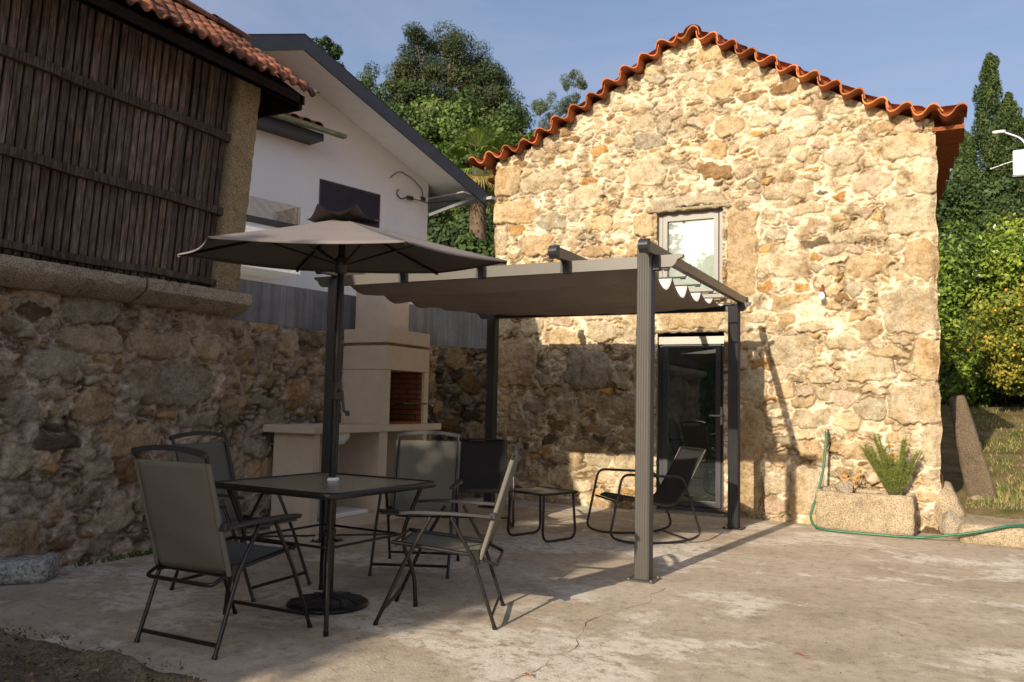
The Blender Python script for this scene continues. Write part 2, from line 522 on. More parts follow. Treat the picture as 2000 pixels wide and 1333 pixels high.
class MB:
    def __init__(s):
        s.v = []
        s.f = []
        s.c = []
        s.tone = (1, 1, 1)
        s.sm = []

    def add(s, vs, fs, smooth=False):
        n = len(s.v)
        s.v += [tuple(v) for v in vs]
        s.c += [s.tone] * len(vs)
        s.f += [tuple(i + n for i in f) for f in fs]
        s.sm += [smooth] * len(fs)

    def box(s, x0, y0, z0, x1, y1, z1, bev=0.0, mat=None):
        if bev > 0:
            return s.bevbox(x0, y0, z0, x1, y1, z1, bev, mat)
        vs = [(x, y, z) for z in (z0, z1) for x, y in ((x0, y0), (x1, y0), (x1, y1), (x0, y1))]
        if mat:
            vs = [mat @ Vector(v) for v in vs]
        s.add(vs, [(3, 2, 1, 0), (4, 5, 6, 7), (0, 1, 5, 4), (1, 2, 6, 5), (2, 3, 7, 6), (3, 0, 4, 7)])

    def bevbox(s, x0, y0, z0, x1, y1, z1, b, mat=None):
        b = min(b, (x1 - x0) / 2.01, (y1 - y0) / 2.01, (z1 - z0) / 2.01)
        rings = []
        for z, ins in ((z0, b), (z0 + b, 0), (z1 - b, 0), (z1, b)):
            X0, X1, Y0, Y1 = x0 + ins, x1 - ins, y0 + ins, y1 - ins
            k = b if ins == 0 else b * 0.4
            rings.append([(X0 + k, Y0, z), (X1 - k, Y0, z), (X1, Y0 + k, z), (X1, Y1 - k, z), (X1 - k, Y1, z), (X0 + k, Y1, z), (X0, Y1 - k, z), (X0, Y0 + k, z)])
        vs = [v for r in rings for v in r]
        if mat:
            vs = [mat @ Vector(v) for v in vs]
        fs = [tuple(range(7, -1, -1)), tuple(range(24, 32))]
        for i in range(3):
            for j in range(8):
                a = i * 8 + j
                c = i * 8 + (j + 1) % 8
                fs.append((a, c, c + 8, a + 8))
        s.add(vs, fs)

    def tube(s, pts, r, seg=8, cap=True, r2=None, closed=False):
        pts = [Vector(p) for p in pts]
        n = len(pts)
        rs = [r + (0 if r2 is None else (r2 - r) * i / max(1, n - 1)) for i in range(n)]
        up = None
        rings = []
        for i, p in enumerate(pts):
            if closed:
                d = (pts[(i + 1) % n] - pts[i - 1])
            else:
                d = (pts[min(i + 1, n - 1)] - pts[max(i - 1, 0)])
            if d.length < 1e-9:
                d = Vector((0, 0, 1))
            d.normalize()
            if up is None:
                up = Vector((0, 0, 1)) if abs(d.z) < 0.9 else Vector((1, 0, 0))
            a = d.cross(up)
            if a.length < 1e-6:
                a = d.cross(Vector((1, 0.3, 0)))
            a.normalize()
            b = a.cross(d).normalized()
            up = b
            rings.append([p + (a * math.cos(t) + b * math.sin(t)) * rs[i] for t in [2 * math.pi * k / seg for k in range(seg)]])
        vs = [v for q in rings for v in q]
        fs = []
        m = n if closed else n - 1
        for i in range(m):
            for j in range(seg):
                a0 = i * seg + j
                a1 = i * seg + (j + 1) % seg
                b0 = ((i + 1) % n) * seg + j
                b1 = ((i + 1) % n) * seg + (j + 1) % seg
                fs.append((a0, b0, b1, a1))
        s.add(vs, fs, True)
        if cap and not closed:
            s.add(rings[0], [tuple(range(seg))])
            s.add(rings[-1], [tuple(range(seg - 1, -1, -1))])

    def bar(s, p, q, w, h, up=(0, 0, 1)):
        p, q = Vector(p), Vector(q)
        d = (q - p).normalized()
        u = Vector(up)
        a = d.cross(u).normalized()
        b = a.cross(d).normalized()
        vs = [e + a * (w / 2) * i + b * (h / 2) * j for e in (p, q) for i, j in ((-1, -1), (1, -1), (1, 1), (-1, 1))]
        s.add(vs, [(0, 1, 2, 3), (7, 6, 5, 4), (0, 4, 5, 1), (1, 5, 6, 2), (2, 6, 7, 3), (3, 7, 4, 0)])

    def prism(s, poly, axis, a, b):
        # poly: 2D points in the two other axes (order: x<y<z minus axis)
        def mk(u, v, w):
            return [(w, u, v), (u, w, v), (u, v, w)][axis]
        n = len(poly)
        vs = [mk(u, v, a) for u, v in poly] + [mk(u, v, b) for u, v in poly]
        fs = [tuple(range(n)), tuple(range(2 * n - 1, n - 1, -1))]
        for i in range(n):
            j = (i + 1) % n
            fs.append((i, i + n, j + n, j))
        s.add(vs, fs)

    def lathe(s, prof, c=(0, 0, 0), seg=24):
        vs = []
        for r, z in prof:
            for k in range(seg):
                t = 2 * math.pi * k / seg
                vs.append((c[0] + r * math.cos(t), c[1] + r * math.sin(t), c[2] + z))
        fs = []
        for i in range(len(prof) - 1):
            for k in range(seg):
                fs.append((i * seg + k, i * seg + (k + 1) % seg, (i + 1) * seg + (k + 1) % seg, (i + 1) * seg + k))
        s.add(vs, fs, True)

    def build(s, name, mat, parent=None, mods=None):
        me = bpy.data.meshes.new(name)
        me.from_pydata(s.v, [], s.f)
        me.polygons.foreach_set("use_smooth", s.sm)
        a = me.color_attributes.new("Col", 'FLOAT_COLOR', 'POINT')
        c4 = np.ones((len(s.v), 4), dtype=np.float32)
        c4[:, :3] = np.array(s.c)
        a.data.foreach_set("color", c4.ravel())
        me.update()
        me.materials.append(mat)
        o = bpy.data.objects.new(name, me)
        COL.objects.link(o)
        if parent:
            o.parent = parent
        return o


def fillet(pts, r, n=5, closed=False):
    pts = [Vector(p) for p in pts]
    out = []
    N = len(pts)
    for i, p in enumerate(pts):
        if not closed and i in (0, N - 1):
            out.append(p)
            continue
        a = pts[i - 1] - p
        b = pts[(i + 1) % N] - p
        rr = min(r, a.length * 0.45, b.length * 0.45)
        A = p + a.normalized() * rr
        B = p + b.normalized() * rr
        for k in range(n + 1):
            t = k / n
            out.append(A * (1 - t) ** 2 + p * 2 * t * (1 - t) + B * t * t)
    return out


def vnoise(shape, cells, rng):
    """smooth value noise on a grid, range 0..1"""
    h, w = shape
    gy, gx = max(2, int(cells[0]) + 2), max(2, int(cells[1]) + 2)
    L = rng.random((gy, gx))
    y = np.linspace(0, gy - 1.001, h)
    x = np.linspace(0, gx - 1.001, w)
    yi, xi = y.astype(int), x.astype(int)
    fy, fx = y - yi, x - xi
    fy = fy * fy * (3 - 2 * fy)
    fx = fx * fx * (3 - 2 * fx)
    fy = fy[:, None]
    fx = fx[None, :]
    a = L[np.ix_(yi, xi)]
    b = L[np.ix_(yi, xi + 1)]
    c = L[np.ix_(yi + 1, xi)]
    d = L[np.ix_(yi + 1, xi + 1)]
    return (a * (1 - fx) + b * fx) * (1 - fy) + (c * (1 - fx) + d * fx) * fy


TONES = {'g': (0.455, 0.35, 0.22), 'b': (0.46, 0.39, 0.28), 'y': (0.39, 0.345, 0.265), 'd': (0.15, 0.115, 0.075),
         'o': (0.46, 0.29, 0.125), 'p': (0.45, 0.35, 0.265), 'w': (0.51, 0.43, 0.31), 'r': (0.26, 0.17, 0.09)}


def masonry(name, w, h, res, big, seed, mapf, mat, parent=None, keep=None, mortar=(0.62, 0.52, 0.38), dim=1.0,
            tones='gbbgbywpgo', warm=1.0, proud=0.028, minor=True, grow=0.028, joint=0.0055, tint=(1, 1, 1), mort_rough=0.008):
    """rubble stonework as a height field: stones packed in bedding mortar"""
    rng = np.random.default_rng(seed)
    nx, ny = int(w / res) + 1, int(h / res) + 1
    xs = np.linspace(0, w, nx)
    ys = np.linspace(0, h, ny)
    stones = []
    oc = 0.02
    ow, oh = int(w / oc) + 2, int(h / oc) + 2
    occ = np.zeros((oh, ow), dtype=bool)
    ga = np.array([[math.cos(t) * q, math.sin(t) * q] for q in (0.35, 0.7, 1.0) for t in np.linspace(0, 6.28, 13)[:-1]] + [[0, 0]])

    def mark(s, k=1.0):
        cx, cy, a, b, ro, n = s[:6]
        r = max(a, b) * 1.15
        x0, x1 = max(0, int((cx - r) / oc)), min(ow, int((cx + r) / oc) + 2)
        y0, y1 = max(0, int((cy - r) / oc)), min(oh, int((cy + r) / oc) + 2)
        if x1 <= x0 or y1 <= y0:
            return
        X, Y = np.meshgrid(np.arange(x0, x1) * oc - cx, np.arange(y0, y1) * oc - cy)
        c, sn = math.cos(ro), math.sin(ro)
        U, V = X * c + Y * sn, -X * sn + Y * c
        m = ((np.abs(U) / a) ** n + (np.abs(V) / b) ** n) < k
        occ[y0:y1, x0:x1] |= m

    for cx, cy, a, b, ro, n, tn in big:
        stones.append((cx, cy, max(a - 0.008, 0.012), max(b - 0.008, 0.01), ro, n, np.array(TONES[tn]) * (0.92 + 0.16 * rng.random()), 1.0))
        mark(stones[-1])
    classes = [(0.17, 0.095, 60), (0.12, 0.055, 300), (0.08, 0.034, 1500), (0.048, 0.020, 4200)] + ([(0.028, 0.012, 3500)] if minor else [])
    area = w * h / 20.0
    tl = list(tones)
    for a0, b0, cnt in classes:
        for _ in range(int(cnt * area * 1.5)):
            cx, cy = rng.random() * w, rng.random() * h
            a = a0 * (0.7 + 0.6 * rng.random())
            b = b0 * (0.7 + 0.7 * rng.random())
            ro = rng.normal() * 0.13
            gx = ((cx + ga[:, 0] * a) / oc + 0.5).astype(int)
            gy = ((cy + ga[:, 1] * b) / oc + 0.5).astype(int)
            ok = (gx >= 0) & (gx < ow) & (gy >= 0) & (gy < oh)
            if not ok.all() and a0 < 0.05:
                continue
            if occ[gy[ok], gx[ok]].mean() > (0.04 if a0 > 0.05 else 0.08):
                continue
            tn = tl[rng.integers(len(tl))]
            if rng.random() < 0.05:
                tn = 'd' if rng.random() < 0.5 else 'r'
            T = np.array(TONES[tn]) * (0.8 + 0.4 * rng.random())
            s = (cx, cy, a, b, ro, 2.2 + 2.4 * rng.random(), T, 0.55 + 0.45 * rng.random())
            stones.append(s)
            mark(s)
    best = np.full((ny, nx), 9.0)
    sec = np.full((ny, nx), 9.0)
    idx = np.full((ny, nx), -1)
    wx = (vnoise((ny, nx), (h / 0.11, w / 0.11), rng) - 0.5) * 0.075 + (vnoise((ny, nx), (h / 0.04, w / 0.04), rng) - 0.5) * 0.030
    wy = (vnoise((ny, nx), (h / 0.11, w / 0.11), rng) - 0.5) * 0.065 + (vnoise((ny, nx), (h / 0.04, w / 0.04), rng) - 0.5) * 0.030
    wx += (vnoise((ny, nx), (h / 0.02, w / 0.02), rng) - 0.5) * 0.012
    wy += (vnoise((ny, nx), (h / 0.02, w / 0.02), rng) - 0.5) * 0.012
    TX_ = rng.normal(size=len(stones)) * 0.10
    TY_ = rng.normal(size=len(stones)) * 0.12
    tilt = np.zeros((ny, nx))
    for i, s in enumerate(stones):
        cx, cy, a, b, ro, n = s[:6]
        r = max(a, b) * 1.25 + 0.05
        x0, x1 = max(0, int((cx - r) / res)), min(nx, int((cx + r) / res) + 2)
        y0, y1 = max(0, int((cy - r) / res)), min(ny, int((cy + r) / res) + 2)
        if x1 <= x0 or y1 <= y0:
            continue
        k = 0.5 if i < len(big) and n > 3.9 else 1.0
        X = xs[None, x0:x1] - cx + wx[y0:y1, x0:x1] * k
        Y = ys[y0:y1, None] - cy + wy[y0:y1, x0:x1] * k
        c, sn = math.cos(ro), math.sin(ro)
        U, V = X * c + Y * sn, -X * sn + Y * c
        q = ((np.abs(U) / a) ** n + (np.abs(V) / b) ** n) ** (1 / n)
        d = (q - 1) * min(a, b) * 1.0
        B = best[y0:y1, x0:x1]
        S = sec[y0:y1, x0:x1]
        I = idx[y0:y1, x0:x1]
        m = d < B
        tl_ = np.broadcast_to(X * TX_[i] + Y * TY_[i], d.shape) * (0.35 if i < len(big) else 1.0)
        tilt[y0:y1, x0:x1][m] = tl_[m]
        S[:] = np.where(m, B, np.minimum(S, d))
        I[m] = i
        B[m] = d[m]
    jv = joint * (0.45 + 2.2 * vnoise((ny, nx), (h / 0.30, w / 0.30), rng) ** 1.6)
    e = np.minimum(-best + grow, (sec - best) * 0.5 - jv)
    mask = np.clip(e / 0.009, 0, 1)
    mask = mask * mask * (3 - 2 * mask)
    T = np.array([s[6] for s in stones])
    P = np.array([s[7] for s in stones])
    ii = np.clip(idx, 0, None)
    nz = vnoise((ny, nx), (h / 0.05, w / 0.05), rng)
    nf = vnoise((ny, nx), (h / 0.02, w / 0.02), rng)
    nb = vnoise((ny, nx), (h / 0.5, w / 0.5), rng)
    dome = 1 - np.exp(-np.clip(e, 0, None) / 0.010)
    H = mask * dome * proud * P[ii] + mask * (np.clip(tilt, -0.02, 0.02) + (nz - 0.5) * 0.018 + (nf - 0.5) * 0.009)
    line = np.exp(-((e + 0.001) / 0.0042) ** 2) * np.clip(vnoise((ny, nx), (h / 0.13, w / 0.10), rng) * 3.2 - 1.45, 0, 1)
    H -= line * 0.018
    H += (1 - mask) * ((nz - 0.5) * mort_rough * 2 + (nf - 0.5) * mort_rough) + (nb - 0.5) * 0.035
    # dark crevices where bedding has fallen out between small stones
    H -= np.clip(vnoise((ny, nx), (h / 0.22, w / 0.22), rng) * 2.4 - 0.9, 0, 1) * (1 - mask) * np.clip(1.4 - nz * 2, 0, 1) * 0.035
    cm = np.clip(e / 0.005, 0, 1)[..., None]
    C = T[ii] * cm + np.array(mortar)[None, None] * (1 - cm) * (0.85 + 0.3 * nz[..., None])
    gap_shade = vnoise((ny, nx), (h / 0.16, w / 0.16), rng)[..., None]
    hue = vnoise((ny, nx), (h / 0.12, w / 0.12), rng)[..., None]
    C *= 1 - mask[..., None] * np.clip(hue - 0.45, 0, 1) * np.array([0.18, 0.32, 0.55])
    C *= 1 - (1 - mask[..., None]) * np.clip(gap_shade * 2.6 - 1.5, 0, 0.75) * np.array([0.75, 0.82, 0.9])  # brown shade of open gaps put into the mortar colour
    C *= 1 - line[..., None] * np.array([0.62, 0.68, 0.74])  # shade of the grooves around stones put into the colour
    C *= (0.9 + 0.2 * nb[..., None]) * dim
    C = np.clip(C * np.array(tint), 0, 0.8)
    X, Y = np.meshgrid(xs, ys)
    V = mapf(X.ravel(), Y.ravel(), H.ravel())
    id0 = (np.arange(ny - 1)[:, None] * nx + np.arange(nx - 1)[None, :])
    if keep is not None:
        kx, ky = np.meshgrid((xs[:-1] + xs[1:]) / 2, (ys[:-1] + ys[1:]) / 2)
        id0 = id0[keep(kx, ky)]
    id0 = id0.ravel()
    Fq = np.stack([id0, id0 + 1, id0 + 1 + nx, id0 + nx], 1)
    return mesh_np(name, V, Fq, mat, parent, True, C.reshape(-1, 3))


def parse(s):
    out = []
    for t in s.split(';'):
        a = t.split()
        out.append((float(a[0]), float(a[1]), float(a[2]), float(a[3]), -R(float(a[4])), float(a[5]), a[6]))
    return out


def leafcloud(rng, centers, radii, per, size, cols, aspect=1.0, shell=0.55, up=0.0, droop=0.0):
    """many small leaf faces spread through clumps; returns V,F,C"""
    Vs, Cs = [], []
    for (c, r) in zip(centers, radii):
        n = per if isinstance(per, int) else int(per * r[0] * r[1] * r[2]) + 8
        d = rng.normal(size=(n, 3))
        d /= np.linalg.norm(d, axis=1, keepdims=True)
        rad = shell + (1 - shell) * rng.random((n, 1)) ** 0.7
        P = np.array(c) + d * rad * np.array(r)
        nrm = d + rng.normal(size=(n, 3)) * 0.6
        nrm[:, 2] += up
        nrm /= np.linalg.norm(nrm, axis=1, keepdims=True)
        t = np.cross(nrm, rng.normal(size=(n, 3)))
        t /= np.linalg.norm(t, axis=1, keepdims=True) + 1e-9
        if droop:
            t[:, 2] -= droop
            t /= np.linalg.norm(t, axis=1, keepdims=True)
        b = np.cross(nrm, t)
        s = size * (0.6 + 0.8 * rng.random((n, 1)))
        q = np.stack([P - t * s, P - b * s * aspect * 0.6, P + t * s, P + b * s * aspect * 0.6], 1)
        Vs.append(q.reshape(-1, 3))
        base = np.array(cols[rng.integers(len(cols))])
        cc = base * (0.7 + 0.6 * rng.random((n, 1)))
        Cs.append(np.repeat(cc, 4, axis=0))
    V = np.concatenate(Vs)
    C = np.concatenate(Cs)
    Fq = np.arange(len(V)).reshape(-1, 4)
    return V, Fq, C

# ------------------------------------------------------------------ ground and terrain
def hgt(x, y):
    """terrain height outside the patio"""
    h = 0.0
    if x > 0.0:
        t = min(max((y - 9.6) / 12.0, 0), 1)
        h = 0.12 + 1.3 * t if y > 9.2 else 0.0
        h += max(0, y - 22) * 0.30
    else:
        t = min(max((-5.6 - x) / 1.2, 0), 1)
        h = 2.0 * t if y > -3 else 0.0
        if y > 9.6:
            h = max(h, 1.9 * min(1, (y - 9.6) / 0.8) if x < -5.1 else 0.2)
            h += max(0, y - 15) * 0.34
    return h


b = MB()
b.add([(-5.6, -12, 0), (6.5, -12, 0), (6.5, 8.9, 0), (2.2, 9.6, 0), (-5.6, 9.6, 0)], [(0, 1, 2, 3, 4)])
tag(b.build("patio", M_floor), kind="structure")
b = MB()
b.add([(-900, -900, -0.06), (900, -900, -0.06), (900, 900, -0.06), (-900, 900, -0.06)], [(0, 1, 2, 3)])
tag(b.build("ground", M_lawn), kind="structure")

# lawn to the right of the barn, rising gently
rng = np.random.default_rng(3)
nx, ny = 80, 110
X, Y = np.meshgrid(np.linspace(0.0, 22, nx), np.linspace(9.15, 32, ny))
t = np.clip((Y - 9.3) / 11.0, 0, 1)
Z = 0.13 + 1.2 * t + np.maximum(0, Y - 21) * 0.2 + (vnoise((ny, nx), (30, 30), rng) - 0.5) * 0.07
Z[:2] = 0.0
ids = (np.arange(ny - 1)[:, None] * nx + np.arange(nx - 1)[None]).ravel()
FQ = np.stack([ids, ids + 1, ids + 1 + nx, ids + nx], 1)
tag(mesh_np("lawn", np.stack([X.ravel(), Y.ravel(), Z.ravel()], 1), FQ, M_lawn, None, True), kind="structure")
# short dry grass blades
n = 26000
gx = rng.random(n) ** 1.3 * 7 + 0.25
gy = 9.9 + rng.random(n) ** 1.4 * 13
pat = vnoise((200, 200), (16, 12), rng)
pv = pat[np.clip(((gy - 9.5) / 14 * 199).astype(int), 0, 199), np.clip((gx / 8 * 199).astype(int), 0, 199)]
kk = rng.random(n) < np.clip((pv - 0.25) * 1.7, 0.1, 1)
gx, gy = gx[kk], gy[kk]
n = len(gx)
gz = 0.13 + 1.2 * np.clip((gy - 9.3) / 11.0, 0, 1)
a = rng.random(n) * 6.28
hh = 0.025 + 0.045 * rng.random(n)
wv = 0.006 + 0.006 * rng.random(n)
le = rng.normal(size=(n, 2)) * 0.025
V = np.stack([np.stack([gx - np.cos(a) * wv, gy - np.sin(a) * wv, gz - 0.02], 1), np.stack([gx + np.cos(a) * wv, gy + np.sin(a) * wv, gz - 0.02], 1),
              np.stack([gx + le[:, 0], gy + le[:, 1], gz + hh], 1)], 1).reshape(-1, 3)
gc = np.where(rng.random((n, 1)) < 0.4, np.array([[0.10, 0.14, 0.03]]), np.array([[0.24, 0.20, 0.08]])) * (0.7 + 0.6 * rng.random((n, 1)))
tag(mesh_np("grass", V, np.arange(len(V)).reshape(-1, 3), M_leaf, None, False, np.repeat(gc, 3, 0)),
    "short patchy green and straw grass on the lawn beside the barn", "grass", kind="stuff")

# hillside behind the buildings
nx, ny = 90, 90
X, Y = np.meshgrid(np.linspace(-110, 90, nx), np.linspace(0, 1, ny) ** 1.6 * 150 + 17)
Z = 1.6 + (Y - 17) * 0.31 * np.clip((12 - X) / 20, 0.45, 1) + (vnoise((ny, nx), (12, 12), rng) - 0.5) * 2.0 * np.clip((Y - 17) / 20, 0, 1)
Z -= np.clip((X + 3) / 3, 0, 1) * np.clip(1 - (Y - 17) / 12, 0, 1) * 1.2
ids = (np.arange(ny - 1)[:, None] * nx + np.arange(nx - 1)[None]).ravel()
FQ = np.stack([ids, ids + 1, ids + 1 + nx, ids + nx], 1)
tag(mesh_np("hillside", np.stack([X.ravel(), Y.ravel(), Z.ravel()], 1), FQ, M_hill, None, True), kind="structure")
# raised terrace between retaining wall and white house
b = MB()
b.add([(-40, 2, 1.7), (-5.7, 2, 1.7), (-5.7, 8.6, 1.7), (-5.15, 9.4, 1.7), (-5.15, 18, 1.8), (-40, 18, 1.8)], [(0, 1, 2, 3, 4, 5)])
tag(b.build("terrace", M_sill), kind="structure")

# hairline crack in the concrete
rc = random.Random(8)
pts = []
px, py = -1.62, 5.42
dx, dy = 0.02, -0.06
for i in range(46):
    pts.append((px, py))
    dx = dx * 0.6 + rc.uniform(-0.028, 0.028) + (0.006 if i < 22 else 0.002)
    px += dx
    py -= rc.uniform(0.045, 0.085)
b = MB()
for i in range(len(pts) - 1):
    (x0, y0), (x1, y1) = pts[i], pts[i + 1]
    w0 = 0.0013 * (1.3 if i % 7 < 3 else 0.5)
    b.add([(x0 - w0, y0, 0.0035), (x0 + w0, y0, 0.0035), (x1 + w0, y1, 0.0035), (x1 - w0, y1, 0.0035)], [(0, 3, 2, 1)])
tag(b.build("ground_crack", M_darkwood), kind="structure")

# ------------------------------------------------------------------ barn
BIG1 = parse("-0.24 3.9 0.262 0.137 0 6.0 w;-0.11 3.57 0.129 0.16 0 4.0 w;-0.22 3.18 0.246 0.198 0 7.0 b;-0.14 2.73 0.169 0.204 0 3.0 g;-0.24 2.22 0.283 0.233 0 6.0 b;-0.1 1.72 0.138 0.218 0 4.0 g;-0.23 1.26 0.256 0.202 0 5.0 b;-0.07 0.84 0.094 0.208 0 5.0 b;-2.12 4.83 0.207 0.117 -8 2.6 g;-2.48 5.02 0.202 0.06 0 3.0 b;-2.07 4.37 0.184 0.122 0 2.6 g;-1.66 4.55 0.066 0.101 0 2.6 b;-1.23 4.21 0.12 0.08 0 2.6 b;-1.08 4.05 0.124 0.073 0 2.6 p;-0.87 3.88 0.192 0.102 0 2.6 b;-0.57 3.56 0.207 0.129 0 2.8 p;-1.38 3.82 0.122 0.055 -8 2.4 g;-1.28 3.96 0.08 0.074 0 2.4 b;-1.48 4.54 0.094 0.056 0 2.4 g;-1.66 4.36 0.197 0.082 0 3.0 b;-1.54 3.1 0.152 0.104 0 2.6 y;-1.45 3.56 0.268 0.108 0 3.0 b;-1.25 3.34 0.205 0.079 0 3.0 b;-0.84 2.99 0.163 0.077 0 3.0 b;-0.62 2.69 0.233 0.134 0 3.0 g;-2.21 4.12 0.151 0.129 0 3.0 g;-1.91 3.84 0.116 0.088 0 2.5 p;-2.64 4.33 0.118 0.099 0 3.0 b;-2.49 4.16 0.078 0.048 0 2.2 r;-1.37 2.33 0.274 0.108 0 5.0 g;-1.09 2.12 0.233 0.068 0 5.0 g;-0.78 2.46 0.097 0.087 0 2.6 y;-1.08 2.55 0.111 0.083 0 4.0 b;-2.5 5.16 0.078 0.046 0 2.0 g;-0.85 4.39 0.121 0.06 0 2.6 b;-0.49 4.15 0.132 0.059 0 3.0 g;-2.54 3.55 0.462 0.091 0 8.0 y;-1.93 2.93 0.17 0.505 0 8.0 g;-1.54 2.74 0.216 0.134 0 3.0 b;-0.46 1.78 0.188 0.064 0 2.8 g;-0.87 1.88 0.166 0.071 0 4.0 b;-1.39 1.81 0.235 0.159 0 4.0 b;-0.61 1.62 0.255 0.134 0 3.0 b;-0.86 1.31 0.13 0.107 0 2.6 p;-0.59 1.4 0.114 0.046 0 2.6 b;-0.85 1.08 0.152 0.083 0 4.0 g;-0.73 2.16 0.112 0.07 0 4.0 g;-1.12 2.1 0.243 0.086 0 5.0 b;-0.36 1.91 0.108 0.046 0 3.0 b;-1.34 2.31 0.221 0.078 0 4.0 g;-0.97 2.29 0.12 0.043 0 2.4 g;-1.09 1.54 0.179 0.085 0 3.0 b;-1.84 0.61 0.139 0.601 0 7.0 g;-1.81 1.44 0.173 0.181 0 5.0 b;-1.53 0.66 0.097 0.072 0 3.0 g;-1.21 0.76 0.135 0.113 0 4.0 g;-1.25 0.34 0.171 0.253 0 6.0 b;-1.59 0.37 0.14 0.105 0 3.0 b;-1.59 0.16 0.139 0.1 0 3.0 p;-0.78 0.78 0.24 0.092 0 3.0 g;-4.89 4.03 0.185 0.194 0 5.0 g;-4.77 3.62 0.316 0.158 0 6.0 g;-4.97 3.26 0.105 0.195 0 4.0 b;-4.38 3.97 0.321 0.15 -12 2.6 b;-4.61 4.11 0.073 0.054 0 2.4 g;-3.78 4.09 0.104 0.069 0 3.0 b;-3.48 3.97 0.176 0.076 0 2.6 b;-3.79 3.71 0.245 0.133 -10 3.0 b;-3.03 3.95 0.239 0.178 0 4.0 b;-4.26 3.45 0.231 0.131 8 2.6 y;-3.61 3.38 0.196 0.106 0 2.8 g;-4.47 3.17 0.254 0.153 0 2.6 g;-3.64 3.03 0.231 0.082 0 2.6 g;-3.41 3.15 0.139 0.058 0 2.4 g;-3.06 3.31 0.122 0.14 0 6.0 g;-4.27 3.65 0.114 0.052 0 2.6 y;-3.95 3.95 0.055 0.061 0 2.6 b;-3.46 3.66 0.053 0.067 0 3.0 w;-3.1 3.03 0.161 0.115 0 6.0 g;-3.79 3.21 0.144 0.051 0 2.4 y;-4.68 4.24 0.118 0.04 -20 2.2 r;-3.95 3.5 0.083 0.06 0 3.0 y;-4.74 1.7 0.314 0.3 0 3.4 g;-3.75 1.61 0.287 0.232 0 3.2 y;-3.35 1.17 0.275 0.154 0 5.0 b;-4.49 2.14 0.177 0.124 0 3.0 b;-4.02 1.98 0.256 0.131 0 2.5 g;-3.13 1.68 0.06 0.298 0 3.0 g;-4.03 1.15 0.147 0.099 0 6.0 b;-4.41 1.15 0.191 0.081 0 2.6 y;-4.29 1.49 0.123 0.091 0 3.0 b;-4.4 1.32 0.157 0.046 0 2.4 g;-3.31 1.49 0.143 0.087 20 2.8 b;-3.36 1.75 0.118 0.049 0 2.2 r;-3.57 2.25 0.262 0.064 0 4.0 b;-4.09 2.21 0.176 0.071 0 2.6 p;-4.91 2.17 0.16 0.131 0 3.0 b;-4.09 0.93 0.087 0.06 0 2.4 r;-3.69 0.9 0.095 0.049 0 2.4 o;-3.89 0.67 0.171 0.044 0 2.3 g;-4.09 0.53 0.092 0.054 0 2.4 g;-3.8 0.76 0.095 0.026 0 2.4 r;-3.23 0.47 0.16 0.208 0 4.0 b;-4.06 0.32 0.13 0.137 0 4.0 b;-3.33 1.9 0.133 0.068 0 2.6 b;-3.75 1.2 0.127 0.083 0 3.0 g;-4.91 0.93 0.111 0.062 0 2.4 b;-4.18 1.76 0.122 0.066 0 2.6 b;-4.74 1.08 0.052 0.102 0 2.6 b;-3.62 0.54 0.187 0.097 0 2.6 b;-2.49 2.19 0.384 0.131 0 8.0 g;-3.14 4.53 0.177 0.118 0 3.2 b;-2.83 4.5 0.111 0.111 0 3.0 y;-2.63 4.83 0.093 0.088 0 3.0 b;-2.64 4.37 0.122 0.087 0 3.0 b;-3.32 4.77 0.169 0.074 0 3.2 b;-3.63 4.28 0.12 0.091 0 2.6 o;-4.02 4.48 0.093 0.047 0 2.3 r;-4.05 4.25 0.124 0.047 0 2.4 g;-3.79 4.48 0.109 0.069 0 2.6 b;-2.91 4.86 0.123 0.056 0 2.6 b;-2.81 4.69 0.111 0.055 0 2.6 p;-2.49 4.15 0.075 0.049 0 2.2 r;-2.14 4.66 0.088 0.034 -5 2.2 d;-3.5 4.65 0.071 0.04 0 2.3 r")
X0, YF = -5.08, 9.25
VERGE = [(-5.38, 4.27), (-5.04, 4.33), (-4.71, 4.39), (-4.39, 4.51), (-4.05, 4.70), (-3.65, 4.915), (-3.29, 5.12), (-2.95, 5.31), (-2.66, 5.45),
         (-2.46, 5.475), (-2.17, 5.33), (-1.89, 5.15), (-1.56, 4.96), (-1.29, 4.80), (-0.98, 4.62), (-0.68, 4.44), (-0.39, 4.28), (-0.11, 4.19), (0.09, 4.17), (0.30, 4.15)]
vx = np.array([p[0] for p in VERGE])
vz = np.array([p[1] for p in VERGE])


def roofz(x):
    return np.interp(x, vx, vz)


barn = thing("stone_barn", "two storey barn of golden rubble stone with orange tiled gable roof", "barn", (0, YF, 0))
WX0, WX1, WZ0, WZ1 = -2.905, -2.135, 2.42, 3.455
DX0, DX1, DZ0, DZ1 = -2.885, -2.115, -0.02, 2.045


def keep_f(u, v):
    x = u + X0
    k = v < roofz(x) - 0.02
    k &= ~((x > WX0) & (x < WX1) & (v > WZ0) & (v < WZ1))
    k &= ~((x > DX0) & (x < DX1) & (v < DZ1))
    return k


def map_f(u, v, h):
    x = u + X0
    er = np.exp(-(u / 0.05) ** 2) + np.exp(-((5.09 - u) / 0.05) ** 2)
    # worn, rounded outer corners and slightly uneven edges
    y = -h + er * 0.05
    x = x + np.where(u > 4.8, np.sin(v * 7.3) * 0.010 + np.sin(v * 19 + 1) * 0.006, 0) * np.clip((u - 4.8) / 0.28, 0, 1)
    return np.stack([x, y, v], 1)


